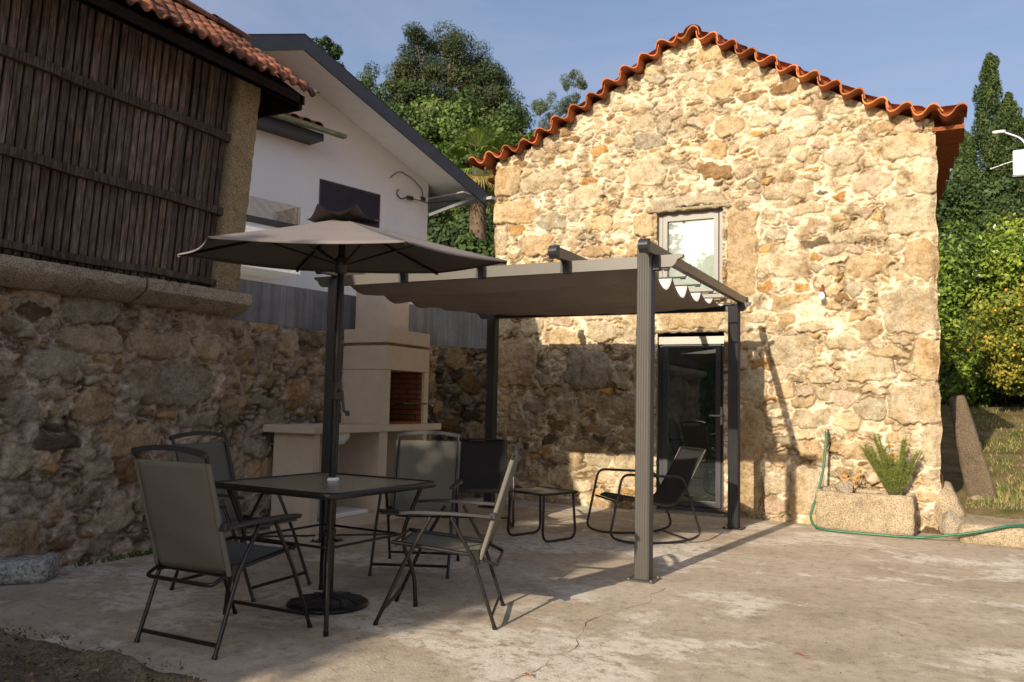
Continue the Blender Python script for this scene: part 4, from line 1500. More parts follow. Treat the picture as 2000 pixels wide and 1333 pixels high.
b.tube([(-0.50, 6.89, 1.16), (-0.50, 7.45, 1.16)], 0.005, 5)
b.tube([(-0.04, 6.89, 1.16), (-0.04, 7.45, 1.16)], 0.005, 5)
b.tube([(-0.04, 7.0, 1.16), (0.06, 7.02, 1.165)], 0.006, 6)
b.tube([(-0.04, 7.40, 1.16), (0.06, 7.38, 1.165)], 0.006, 6)
b.tube([(0.06, 7.0, 1.165), (0.06, 7.44, 1.165)], 0.010, 6)
b.build("grill_rack", M_tube, bq)
o = MB()
o.box(-0.36, 5.98, 0.101, -0.02, 6.60, 0.145, 0.01)
o.tone = (1, 1, 1)
ob = o.build("folded_board", M_white)
ob.location = (-4.90, 0, 0.0)
tag(ob, "flat white board lying in the open cupboard under the barbecue counter", "board")
b = MB()
b.tube(fillet([(0, 0, 0.01), (0, -.06, .01), (0, -.09, .08), (0, -.03, .13), (0, .03, .08), (0, .05, .01)], 0.03), 0.009, 6)
b.lathe([(0.03, 0), (0.034, 0.02), (0.02, 0.05), (0.001, 0.055)], (0, 0, 0), 12)
ob = b.build("grill_brush", M_plastic)
ob.location = (-4.95, 7.67, 0.954)
tag(ob, "small black looped tool standing on the far end of the barbecue counter", "grill tool")

# ------------------------------------------------------------------ pergola
pg = thing("pergola", "taupe aluminium pergola with four posts and a brown sliding cloth roof", "pergola", (0, 0, 0))
PX0, PX1, PY0, PY1 = -4.60, -1.83, 5.60, 8.44
PH = 2.22


def fluted(mb, cx, cy, w, h, z0, z1, ribs=5):
    pts = []
    for (dx, dy) in ((1, 0), (0, 1), (-1, 0), (0, -1)):
        tx, ty = -dy, dx
        for i in range(ribs * 2 + 1):
            t_ = -0.42 + 0.84 * i / (ribs * 2)
            dep = 0.5 - (0.035 if i % 2 else 0.0)
            pts.append((cx + dx * w * dep + tx * w * t_, cy + dy * h * dep + ty * h * t_))
    n = len(pts)
    mb.add([(x, y, z0) for x, y in pts] + [(x, y, z1) for x, y in pts], [tuple(range(n - 1, -1, -1)), tuple(range(n, 2 * n))] + [(i, (i + 1) % n, n + (i + 1) % n, n + i) for i in range(n)])


for (x, y, fr) in ((PX1, PY0, 1), (PX0, PY0, 0), (PX1, PY1, 0), (PX0, PY1, 0)):
    b = MB()
    w = 0.105
    top = 2.335 if y == PY0 and x == PX1 else PH
    fluted(b, x, y, w, w, 0.012, top)
    ps = b.build("post", M_alu if fr else M_aludark, pg)
    b = MB()
    b.box(x - .10, y - .10, 0.002, x + .10, y + .10, 0.010, 0.003)
    for sx in (-1, 1):
        for sy in (-1, 1):
            b.lathe([(0.012, 0.0), (0.012, 0.008), (0.004, 0.014), (0.001, 0.014)], (x + sx * .08, y + sy * .08, 0.010), 8)
    b.build("base_plate", M_alu if fr else M_aludark, ps)

OG = [(0.0, 0.0), (0.0, 0.085), (0.17, 0.085), (0.165, 0.065), (0.13, 0.05), (0.115, 0.02), (0.09, 0.0)]
for y, zb in ((PY0, 2.165), (PY1, 2.165)):
    b = MB()
    m_ = 'f'
    b.box(PX0 - 0.06, y - 0.02, zb, PX1 - 0.06 if y == PY0 else PX1, y + 0.02, zb + 0.085)
    if y == PY0:
        b.box(PX1 + 0.054, y - 0.02, zb, PX1 + 0.10, y + 0.02, zb + 0.085)
        xr = PX1 + 0.10
    else:
        xr = PX1
    b.prism([(xr + u, zb + v) for u, v in OG], 1, y - 0.02, y + 0.02)
    b.prism([(PX0 - 0.06 - u, zb + v) for u, v in OG][::-1], 1, y - 0.02, y + 0.02)
    b.build("cross_beam", M_alu if y == PY0 else M_aludark, pg)
RX5 = [PX1 + 0.055, -2.45, -3.17, -3.90, PX0]
for i, x in enumerate(RX5):
    b = MB()
    z0 = 2.252
    b.box(x - .026, PY0 - 0.20, z0, x + .026, PY1 + 0.22, z0 + 0.075)
    rf = b.build("rafter", M_alu if i == 0 else plain("bronze_rafter", (0.15, 0.125, 0.10), 0.45, 0.3), pg)
    for yy, sg in ((PY0 - 0.20, -1), (PY1 + 0.22, 1)):
        b = MB()
        pr = []
        for j in range(9):
            a_ = math.pi / 2 * j / 8
            pr.append((yy + sg * 0.055 * math.sin(a_) * (1 if j else 0), z0 + 0.085 - 0.05 * (1 - math.cos(a_))))
        pr = [(yy - sg * .012, z0 - .01), (yy - sg * .012, z0 + .085)] + pr[1:] + [(yy + sg * .045, z0 + .012), (yy + sg * .02, z0 - .014)]
        b.prism(pr, 0, x - .033, x + .033)
        b.build("end_cap", M_plastic, rf)
for x in RX5[1:]:
    b = MB()
    b.box(x - .032, PY0 - .028, 2.16, x + .032, PY0 + .028, 2.2535)
    b.build("bracket", M_plastic, pg)
b = MB()
b.box(PX1 + .056, PY0 - .028, 2.15, PX1 + .10, PY0 + .05, 2.254)
b.build("bracket", M_plastic, pg)
# cloth: hangs in swags between sliding rods
NS = 6
ya, yb = PY0 + 0.035, PY1 - 0.06
rods = [ya + (yb - ya) * i / NS for i in range(NS + 1)]
sags = [0.105, 0.115, 0.12, 0.095, 0.07, 0.05]
nu, nv = 70, 22
rng = np.random.default_rng(5)
vs, fs = [], []
rows = []
for k in range(NS):
    for j in range(nv + (1 if k == NS - 1 else 0)):
        t_ = j / nv
        yk = rods[k] + (rods[k + 1] - rods[k]) * t_
        rows.append((k, t_, yk))
w1 = vnoise((len(rows), nu + 1), (10, 14), rng)
for r_i, (k, t_, yk) in enumerate(rows):
    for i in range(nu + 1):
        u = i / nu
        x = PX0 + 0.05 + (PX1 - PX0 - 0.14) * u
        mid = math.sin(math.pi * u)
        sg = sags[k]
        tb_ = 0.64
        q_ = t_ / tb_ if t_ < tb_ else (1 - t_) / (1 - tb_)
        shp = math.sin(q_ * math.pi / 2) ** 0.9 if t_ < tb_ else math.sin(q_ * math.pi / 2) ** 0.8
        z = 2.243 - 0.03 * mid * shp - sg * 1.08 * shp
        z += 0.010 * math.sin(u * 40 + k * 2 + t_ * 3) * shp * (1 - mid * .5) * 0.5 + (w1[r_i, i] - .5) * 0.016 * shp
        yy = yk + 0.02 * math.sin(u * 5 + k) * shp
        vs.append((x, yy, z))
W = nu + 1
for r_i in range(len(rows) - 1):
    for i in range(nu):
        a_ = r_i * W + i
        fs.append((a_, a_ + 1, a_ + 1 + W, a_ + W))
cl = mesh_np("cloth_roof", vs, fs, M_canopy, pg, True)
cl.data.materials.append(M_canopyshade)
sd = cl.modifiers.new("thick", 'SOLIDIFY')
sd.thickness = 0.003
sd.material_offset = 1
for i, y_ in enumerate(rods):
    b = MB()
    b.tube([(PX0 + .03, y_, 2.240), (PX1 - .02, y_, 2.240)], 0.008, 6)
    b.tube([(PX1 - .02, y_, 2.235), (PX1 + .02, y_, 2.235)], 0.013, 6)
    b.tube([(PX1 + .02, y_, 2.235), (PX1 + .03, y_, 2.26)], 0.005, 6)
    b.build("sliding_rod", M_plastic, pg)

# ------------------------------------------------------------------ garden umbrella and its base
UX, UY = -3.18, 3.90
um = thing("garden_umbrella", "taupe hexagonal garden umbrella with vented top rising through the table", "umbrella", (UX, UY, 0))
TIL = R(3.8)
ax = Vector((math.cos(yaw), math.sin(yaw), 0))
RT = Matrix.Rotation(TIL, 4, ax)
PIV = Vector((0.0, 0.02, 2.05))


def T(v):
    return (RT @ Vector(v)) + PIV


UR, UH = 0.99, 0.235
ang0 = yaw
tips = [Vector((UR * math.cos(ang0 + k * math.pi / 3), UR * math.sin(ang0 + k * math.pi / 3), 0)) for k in range(6)]
peak = Vector((0, 0, UH))
vs, fs = [], []
n = 18
for k in range(6):
    A_, B_ = tips[k], tips[(k + 1) % 6]
    base = len(vs)
    for i in range(n + 1):
        t_ = 0.09 + 0.91 * i / n
        for j in range(n + 1):
            u = j / n
            p = peak * (1 - t_) + (A_ * (1 - u) + B_ * u) * t_
            sag = math.sin(math.pi * u) * 0.012 * t_ + 0.006 * math.sin(math.pi * t_)
            edge_in = math.sin(math.pi * u) * 0.035 * t_ ** 3
            q = p * (1 - edge_in) if False else Vector((p.x * (1 - edge_in), p.y * (1 - edge_in), p.z - sag))
            if i == n and 0:
                pass
            vs.append(T(q))
    # hem hangs a little
    for i in range(n):
        for j in range(n):
            a_ = base + i * (n + 1) + j
            fs.append((a_, a_ + n + 1, a_ + n + 2, a_ + 1))
    hb = len(vs)
    for j in range(n + 1):
        u = j / n
        p = A_ * (1 - u) + B_ * u
        e_ = math.sin(math.pi * u) * 0.035
        vs.append(T(Vector((p.x * (1 - e_) * 1.002, p.y * (1 - e_) * 1.002, -math.sin(math.pi * u) * 0.012 - 0.011))))
    lb = base + n * (n + 1)
    for j in range(n):
        fs.append((lb + j, hb + j, hb + j + 1, lb + j + 1))
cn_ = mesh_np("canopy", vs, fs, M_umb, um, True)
cn_.data.materials.append(M_umbshade)
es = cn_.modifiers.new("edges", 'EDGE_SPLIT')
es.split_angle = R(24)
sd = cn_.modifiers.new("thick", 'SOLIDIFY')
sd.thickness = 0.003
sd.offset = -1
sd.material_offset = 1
# vent flap on top, corners lifting
vs, fs = [], []
VR = 0.225
LIFT = [.025, .035, .025, .025, .085, .09]
for k in range(6):
    A_ = tips[k].normalized() * VR
    B_ = tips[(k + 1) % 6].normalized() * VR
    base = len(vs)
    for i in range(7):
        t_ = i / 6
        for j in range(9):
            u = j / 8
            p = (A_ * (1 - u) + B_ * u) * t_
            z = UH + 0.012 - t_ * 0.045 + (LIFT[k] * (1 - u) ** 2.2 + LIFT[(k + 1) % 6] * u ** 2.2) * t_ ** 1.5
            vs.append(T((p.x, p.y, z)))
    for i in range(6):
        for j in range(8):
            a_ = base + i * 9 + j
            fs.append((a_, a_ + 9, a_ + 10, a_ + 1))
vt = mesh_np("vent_flap", vs, fs, M_ventshade, cn_, True)
b = MB()
hub = Vector((0, 0, -0.02))
for k in range(6):
    b_ = MB()
    p0 = T(peak - Vector((0, 0, .02)))
    p1 = T(tips[k] * 0.99 - Vector((0, 0, 0.014)))
    pts = []
    for i in range(9):
        t_ = i / 8
        q = (peak * (1 - t_) + tips[k] * t_)
        q = Vector((q.x, q.y, q.z - 0.006 * math.sin(math.pi * t_) - 0.014))
        pts.append(T(q))
    for i in range(8):
        b_.bar(pts[i], pts[i + 1], 0.014, 0.018)
    mid = pts[4]
    b_.tube([T((0.0, 0, -0.055)) + (mid - T((0, 0, -.055))).normalized() * 0.03, mid], 0.007, 6)
    b_.build("rib", M_black, um)
b.lathe([(0.001, -0.11), (0.035, -0.10), (0.038, -0.02), (0.028, 0.0), (0.001, 0.0)], (0, 0.01, 2.05), 14)
b.build("hub", M_plastic, um)
b = MB()
b.tube([(0, 0, 0.05), (0, 0.003, 1.2), (0, 0.015, 2.26)], 0.0205, 14)
b.build("pole", M_black, um)
b = MB()
b.box(-0.028, -0.028, 1.19, 0.028, 0.028, 1.30, 0.006)
b.tube(fillet([(0.02, 0.0, 1.25), (0.055, -0.005, 1.25), (0.075, -0.01, 1.13), (0.10, -0.012, 1.115)], 0.02), 0.008, 8)
b.lathe([(0.001, 0.0), (0.012, 0.002), (0.012, 0.03), (0.001, 0.032)], (0.105, -0.012, 1.10), 10)
b.build("crank", M_plastic, um)

ub = thing("umbrella_base", "round black cast iron umbrella base with a tall sleeve under the table", "umbrella base", (UX, UY, 0))
b = MB()
b.lathe([(0.001, 0.003), (0.225, 0.003), (0.235, 0.012), (0.232, 0.022), (0.20, 0.034), (0.12, 0.050), (0.05, 0.060), (0.040, 0.075), (0.001, 0.075)], (0, 0, 0), 48)
for k in range(12):
    a_ = k * math.pi / 6
    b.tube([(0.06 * math.cos(a_), 0.06 * math.sin(a_), 0.056), (0.13 * math.cos(a_ + .25), 0.13 * math.sin(a_ + .25), 0.048), (0.21 * math.cos(a_), 0.21 * math.sin(a_), 0.032)], 0.007, 6)
b.build("base_disc", M_black, ub)
b = MB()
b.tube([(0, 0, 0.05), (0, 0, 0.42)], 0.029, 16)
b.tube([(0, 0, 0.40), (0, 0, 0.44)], 0.034, 16)
b.tube([(0.03, 0, 0.38), (0.065, 0, 0.38)], 0.007, 6)
b.build("sleeve", M_black, ub)

# ------------------------------------------------------------------ table
TX, TY, TA = -3.13, 3.80, R(-3.5)
tb = thing("garden_table", "square garden table with rippled glass top and dark brown rim", "table", (TX, TY, 0), TA)
HS = 0.462


def rsq(h, r, z, n=6):
    pts = []
    for cx, cy, a0 in ((h - r, h - r, 0), (-h + r, h - r, 90), (-h + r, -h + r, 180), (h - r, -h + r, 270)):
        for i in range(n + 1):
            a_ = R(a0 + 90 * i / n)
            pts.append((cx + r * math.cos(a_), cy + r * math.sin(a_), z))
    return pts


def ring_stack(mb, rings, closed_profile=True, smooth=True):
    n = len(rings[0])
    vs = [p for q in rings for p in q]
    fs = []
    m = len(rings)
    for i in range(m if closed_profile else m - 1):
        for j in range(n):
            a_ = i * n + j
            a2 = i * n + (j + 1) % n
            c_ = ((i + 1) % m) * n
            fs.append((a_, a2, c_ + (j + 1) % n, c_ + j))
    mb.add(vs, fs, smooth)


b = MB()
ring_stack(b, [rsq(HS, .07, .693), rsq(HS + .006, .072, .705), rsq(HS + .004, .072, .720), rsq(HS - .006, .066, .7265), rsq(HS - .020, .055, .7255), rsq(HS - .022, .055, .716), rsq(HS - .022, .055, .693)])
b.build("rim", M_tube, tb)
b = MB()
pts = rsq(HS - .019, .057, .7185)
hole = [(0.024 * math.cos(2 * math.pi * i / len(pts)) + (UX - TX), 0.024 * math.sin(2 * math.pi * i / len(pts)) + (UY - TY), .7185) for i in range(len(pts))]
ring_stack(b, [pts, hole, [(x, y, .711) for x, y, _ in hole], [(x, y, .711) for x, y, _ in pts]], False, False)
b.build("tabletop", M_tabletop, tb)
b = MB()
b.lathe([(0.0215, 0.0), (0.034, 0.0), (0.036, 0.008), (0.030, 0.018), (0.0215, 0.02), (0.0215, 0.0)], (UX - TX, UY - TY, 0.7188), 20)
b.build("hole_ring", M_white, tb)
for sx, sy in ((-1, -1), (1, -1), (1, 1), (-1, 1)):
    b = MB()
    b.tube(fillet([(sx * .385, sy * .385, .70), (sx * .30, sy * .30, .40), (sx * .365, sy * .365, .19), (sx * .372, sy * .372, 0.006)], .22, 8), 0.0125, 10)
    b.tube([(sx * .372, sy * .372, 0.0), (sx * .372, sy * .372, 0.03)], 0.0145, 10)
    b.build("leg", M_tube, tb)
b = MB()
q = 0.305
b.tube(fillet([(-q, -q, .42), (q, -q, .42), (q, q, .42), (-q, q, .42)], .05, 4, True), 0.0075, 8, closed=True)
for sx, sy in ((-1, -1), (1, -1), (1, 1), (-1, 1)):
    b.tube([(sx * q, sy * q, .42), (sx * .04, sy * .04, .42)], 0.006, 6)
b.build("stretcher", M_tube, tb)


# ------------------------------------------------------------------ folding chairs
def folding_chair():
    t = thing("folding_chair", "chair", "chair")
    W = 0.262
    # back frame: top arched bar and two tilted side tubes
    yb_, zb_, yt_, zt_ = -0.215, 0.36, -0.385, 0.925
    b = MB()
    for s in (-1, 1):
        b.tube([(s * .235, yb_ + .01, zb_ - .02), (s * .235, yt_, zt_)], 0.0105, 8)
    b.tube([(-.235, yb_ + .012, zb_ - .01), (.235, yb_ + .012, zb_ - .01)], 0.008, 6)
    bf = b.build("back_frame", M_tube, t)
    b = MB()
    pts = []
    for i in range(13):
        u = -1 + i / 6
        pts.append((u * .245, yt_ - .012 + 0.0 * u, zt_ + .004 + .026 * (1 - u * u)))
    for i in range(12):
        b.bar(pts[i], pts[i + 1], 0.020, 0.026)
    b.build("top_bar", M_plastic, bf)
    # slings
    nv_, nu_ = 16, 10
    vs = []
    for i in range(nv_ + 1):
        t_ = i / nv_
        for j in range(nu_ + 1):
            u = -1 + 2 * j / nu_
            y = yb_ + (yt_ - yb_) * t_ - .004 - 0.016 * (1 - u * u) * math.sin(math.pi * min(1, t_ * 1.1))
            z = zb_ + (zt_ - .035 - zb_) * t_
            y += 0.004 * math.sin(t_ * 14 + u * 2.5) * (1 - t_)
            vs.append((u * (.240), y, z))
    fs = [(i * (nu_ + 1) + j, i * (nu_ + 1) + j + 1, (i + 1) * (nu_ + 1) + j + 1, (i + 1) * (nu_ + 1) + j) for i in range(nv_) for j in range(nu_)]
    o = mesh_np("backrest", vs, fs, M_sling, t, True)
    m = o.modifiers.new("thick", 'SOLIDIFY')
    m.thickness = 0.004
    for s in (-1, 1):
        b = MB()
        b.tube([(s * .240, yb_ - .003, zb_), (s * .240, yt_ + .006, zt_ - .035)], 0.0135, 8)
        b.build("hem", M_sling, o)
    vs = []
    ys0, ys1 = -0.20, 0.255
    for i in range(nv_ + 1):
        t_ = i / nv_
        for j in range(nu_ + 1):
            u = -1 + 2 * j / nu_
            z = .375 + .055 * t_ - .028 * (1 - u * u) * math.sin(math.pi * t_) ** .7
            if t_ > .93:
                z -= (t_ - .93) * .3
            vs.append((u * .225, ys0 + (ys1 - ys0) * t_, z))
    o = mesh_np("seat", vs, fs, M_sling, t, True)
    m = o.modifiers.new("thick", 'SOLIDIFY')
    m.thickness = 0.004
    b = MB()
    for s in (-1, 1):
        b.tube([(s * .228, ys0 - .03, .372), (s * .228, ys1 + .01, .433)], 0.0115, 8)
    b.tube([(-.228, ys1 + .01, .430), (.228, ys1 + .01, .430)], 0.009, 8)
    b.tube(fillet([(-.225, -.215, .365), (-.225, -.305, .325), (.225, -.305, .325), (.225, -.215, .365)], .04), 0.010, 8)
    b.build("seat_frame", M_tube, t)
    for s in (-1, 1):
        b = MB()
        b.tube([(s * W, .055, .575), (s * (W + .004), .19, .33), (s * (W + .004), .335, .006)], 0.0105, 8)
        b.tube([(s * (W + .004), .330, .018), (s * (W + .004), .337, .0)], 0.013, 8)
        b.build("leg", M_tube, t)
        b = MB()
        b.tube([(s * (W - .002), -.055, .580), (s * (W - .002), -.185, .355), (s * (W - .002), -.305, .006)], 0.0105, 8)
        b.tube([(s * (W - .002), -.300, .018), (s * (W - .002), -.307, .0)], 0.013, 8)
        b.box(s * (W - .012) - .008, -.215, .33, s * (W - .012) + .008, -.165, .41, .004)
        b.build("leg", M_tube, t)
        b = MB()
        pts = [(s * (W + .006), -.275, .590), (s * (W + .008), -.10, .600), (s * (W + .008), .12, .603), (s * (W + .004), .22, .595)]
        pts = fillet(pts, .06)
        for i in range(len(pts) - 1):
            b.bar(pts[i], pts[i + 1], 0.034, 0.016)
        b.box(s * (W - .004) - .02, -.30, .575, s * (W - .004) + .02, -.262, .61, .005)
        b.build("armrest", M_plastic, t)
    b = MB()
    b.bar((-W, .305, .075), (W, .305, .075), 0.010, 0.018)
    b.build("stretcher", M_tube, t)
    b = MB()
    b.bar((-W, -.283, .055), (W, -.283, .055), 0.010, 0.018)
    b.build("stretcher", M_tube, t)
    return t


def dup(root):
    c = root.copy()
    COL.objects.link(c)

    def rec(src, dst):
        for ch in [o for o in bpy.data.objects if o.parent == src]:
            d = ch.copy()
            COL.objects.link(d)
            d.parent = dst
            rec(ch, d)
    kids = [o for o in bpy.data.objects if o.parent == root]
    for ch in kids:
        d = ch.copy()
        COL.objects.link(d)
        d.parent = c
        for g in [o for o in bpy.data.objects if o.parent == ch]:
            e = g.copy()
            COL.objects.link(e)
            e.parent = d
    return c


ch0 = folding_chair()
GRP = "folding sling chairs around the glass table"
CH = [(-3.22, 3.15, 0, "near folding chair seen from behind, olive back with a small white tag"),
      (-3.95, 3.98, -86, "folding chair with dark sling on the wall side of the table, facing right"),
      (-2.49, 4.08, 113, "partly sunlit folding chair in side view at the right of the table"),
      (-3.36, 5.10, 204, "folding chair at the far side of the table, pale back in front of the barbecue")]
chairs = []
for i, (x, y, a_, lb) in enumerate(CH):
    c = ch0 if i == 0 else dup(ch0)
    c.location = (x, y, 0)
    c.rotation_euler = (0, 0, R(a_))
    tag(c, lb, "chair", GRP)
    chairs.append(c)
b = MB()
b.box(-0.205, -0.3505, 0.80, -0.200, -0.3485, 0.84)
st = b.build("label_tag", M_white, chairs[0])


# ------------------------------------------------------------------ rocking chairs
def rocking_chair():
    t = thing("rocking_chair", "chair", "rocking chair")
    W = 0.29
    for s in (-1, 1):
        b = MB()
        pts = [(s * W, -.40, .055), (s * W, -.30, .020), (s * W, -.1, .0085), (s * W, .1, .0085), (s * W, .30, .030), (s * W, .40, .075),
               (s * W, .385, .14), (s * W, .31, .575), (s * W, .25, .60), (s * W, -.24, .575), (s * W, -.30, .52)]
        b.tube(fillet([(s * W, -.30, .022), (s * W, -.1, .0095), (s * W, .1, .0095), (s * W, .30, .028), (s * W, .42, .075), (s * W, .31, .60), (s * W, -.26, .575), (s * W, -.44, .07)], .07, 5, True), 0.0115, 8, closed=True)
        b.build("side_frame", M_tube, t)
    b = MB()
    for s in (-1, 1):
        b.tube(fillet([(s * .245, .30, .37), (s * .245, .26, .385), (s * .245, -.20, .31), (s * .245, -.32, .47), (s * .245, -.50, .81)], .10), 0.011, 8)
    b.tube([(-.245, .30, .37), (.245, .30, .37)], .010, 8)
    b.tube([(-.245, -.50, .81), (.245, -.50, .81)], .010, 8)
    b.tube([(-W, .335, .36), (W, .335, .36)], .009, 8)
    b.tube([(-W, -.345, .40), (W, -.345, .40)], .009, 8)
    b.tube([(-W, -.33, .03), (W, -.33, .03)], .008, 8)
    b.build("seat_frame", M_tube, t)
    prof = fillet([(0, .30, .375), (0, .26, .385), (0, -.19, .318), (0, -.31, .47), (0, -.50, .805)], .12, 8)
    full = []
    for i in range(len(prof) - 1):
        for k in range(4):
            full.append(prof[i].lerp(prof[i + 1], k / 4))
    full.append(prof[-1])
    vs = []
    for p in full:
        for j in range(9):
            u = -1 + j / 4
            vs.append((u * .24, p.y - .006 * (1 - u * u), p.z - .012 * (1 - u * u)))
    fs = [(i * 9 + j, i * 9 + j + 1, i * 9 + j + 10, i * 9 + j + 9) for i in range(len(full) - 1) for j in range(8)]
    o = mesh_np("sling", vs, fs, M_slingdark, t, True)
    m = o.modifiers.new("thick", 'SOLIDIFY')
    m.thickness = 0.003
    return t


rk0 = rocking_chair()
rk0.location = (-3.98, 7.15, 0)
rk0.rotation_euler = (0, 0, R(-150))
tag(rk0, "black rocking chair at the barn's left corner facing the coffee table", "rocking chair", "black sling rocking chairs")
rk1 = dup(rk0)
rk1.location = (-2.40, 7.28, 0)
rk1.rotation_euler = (0, 0, R(132))
tag(rk1, "black rocking chair in side view in front of the glass door", "rocking chair", "black sling rocking chairs")

# coffee table
ct = thing("coffee_table", "low dark coffee table on two looped tube legs between the rocking chairs", "table", (-3.17, 6.80, 0), R(-18))
b = MB()
ring_stack(b, [rsq(.235, .03, .405), rsq(.237, .03, .42), rsq(.232, .03, .426), rsq(.222, .022, .426), rsq(.222, .022, .405)])
b.build("rim", M_tube, ct)
b = MB()
b.add(rsq(.223, .022, .421), [tuple(range(28))])
b.build("tabletop", M_tabletop, ct)
for s in (-1, 1):
    b = MB()
    b.tube(fillet([(s * .20, -.19, .41), (s * .215, -.215, .012), (s * .215, .215, .012), (s * .20, .19, .41)], .09, 7), .0115, 8)
    b.build("leg", M_tube, ct)

# ------------------------------------------------------------------ right side: trough, plants, stones, hose
tr = thing("stone_trough", "worn golden granite trough planter at the foot of the barn's right corner", "planter", (-0.66, 9.03, 0), R(-1.5))
V, Fc = roughbox(-0.455, -0.17, 0.0, 0.44, -0.115, 0.385, 0.04, 0.0045, 61)
V2, F2 = roughbox(-0.455, 0.13, 0.0, 0.44, 0.185, 0.40, 0.04, 0.004, 62)
V3, F3 = roughbox(-0.455, -0.125, 0.0, -0.40, 0.14, 0.40, 0.04, 0.004, 63)
V4, F4 = roughbox(0.385, -0.125, 0.0, 0.44, 0.14, 0.375, 0.04, 0.004, 64)
mesh_np("trough_body", np.concatenate([V, V2, V3, V4]), np.concatenate([Fc, F2 + len(V), F3 + len(V) + len(V2), F4 + len(V) + len(V2) + len(V3)]), M_trough, tr, True)
rng = np.random.default_rng(9)
X, Y = np.meshgrid(np.linspace(-.41, .40, 40), np.linspace(-.13, .14, 14))
Z = 0.355 + (vnoise((14, 40), (5, 14), rng) - .5) * .05
ids = (np.arange(13)[:, None] * 40 + np.arange(39)[None]).ravel()
mesh_np("soil", np.stack([X.ravel(), Y.ravel(), Z.ravel()], 1), np.stack([ids, ids + 1, ids + 41, ids + 40], 1), M_soil, tr, True)


def boulder(name, loc, size, seed, mat, label, cat="stone", rz=0.0, flat=0.0, group=None, tilt=0.0):
    rng_ = np.random.default_rng(seed)
    import bmesh
    bm = bmesh.new()
    bmesh.ops.create_icosphere(bm, subdivisions=4, radius=1.0)
    P = np.array([v.co[:] for v in bm.verts])
    planes = rng_.normal(size=(11, 3))
    planes /= np.linalg.norm(planes, axis=1, keepdims=True)
    lim = 0.62 + 0.3 * rng_.random(11)
    for pl, l_ in zip(planes, lim):
        d_ = P @ pl
        P -= np.clip(d_ - l_, 0, None)[:, None] * pl * 0.85
    P += np.sin(P[:, [1, 2, 0]] * 7 + seed) * 0.02 + np.sin(P[:, [2, 0, 1]] * 17 + seed) * 0.010 + rng_.normal(size=P.shape) * 0.004
    P *= np.array(size)
    zmin = P[:, 2].min()
    P[:, 2] = np.maximum(P[:, 2], zmin * 0.72)
    P[:, 2] -= P[:, 2].min()
    for v, p in zip(bm.verts, P):
        v.co = p
    me = bpy.data.meshes.new(name)
    bm.to_mesh(me)
    bm.free()
    me.materials.append(mat)
    for p in me.polygons:
        p.use_smooth = True
    o = bpy.data.objects.new(name, me)
    COL.objects.link(o)
    o.location = loc
    o.rotation_euler = (tilt, 0, rz)
    return tag(o, label, cat, group)


boulder("stone", (-0.87, 9.06, 0.345), (0.10, 0.06, 0.085), 3, M_granite, "rounded grey brown stone lying on the soil of the trough")
boulder("stone", (-1.03, 9.0, 0.36), (0.045, 0.035, 0.03), 5, M_granite, "small dark pebble stone at the left end of the trough")
boulder("boulder", (0.02, 9.45, 0.0), (0.26, 0.24, 0.30), 12, M_trough, "large tan boulder between the trough and the barn's right corner", "boulder")
boulder("boulder", (0.10, 9.08, 0.0), (0.11, 0.10, 0.16), 14, M_granite, "small grey boulder right beside the trough end", "boulder")
boulder("boulder", (0.36, 10.45, 0.10), (0.13, 0.12, 0.12), 19, M_trough, "pale rock under the leaning stone slab", "boulder", 0.5)
V, Fc = roughbox(-0.20, -0.13, 0.0, 0.18, 0.14, 0.145, 0.045, 0.006, 29, 0, 0.45)
V[:, 2] *= 1 + V[:, 0] * 0.9
V[:, 1] += V[:, 0] * 0.25
o = mesh_np("boulder", V, Fc, M_pale, None, True)
o.location = (-5.22, 3.36, 0)
o.rotation_euler = (0, R(3), R(35))
tag(o, "flat white limestone boulder at the foot of the left wall", "boulder")
V, Fc = roughbox(0.14, 8.80, -0.05, 3.4, 10.0, 0.17, 0.07, 0.006, 71)
o = mesh_np("granite_step", V, Fc, M_trough, None, True)
tag(o, "broad rough granite step slab where the patio meets the lawn", "step")
# leaning granite slab
V, Fc = roughbox(-0.150, -0.045, 0.0, 0.150, 0.045, 1.20, 0.05, 0.004, 81)
hgt_ = V[:, 2] / 1.2
V[:, 0] *= 1.0 - 0.42 * hgt_ ** 1.3
V[:, 0] -= 0.02 * hgt_
o = mesh_np("leaning_slab", V, Fc, M_slab, None, True)
o.location = (0.41, 10.5, 0.22)
o.rotation_euler = (R(-6), R(-13), R(-18))
tag(o, "tall tapered brown granite slab leaning against the barn's side", "slab")
boulder("stone", (0.48, 10.25, 0.13), (0.10, 0.06, 0.04), 33, M_trough, "flat yellowish stone at the foot of the leaning slab")

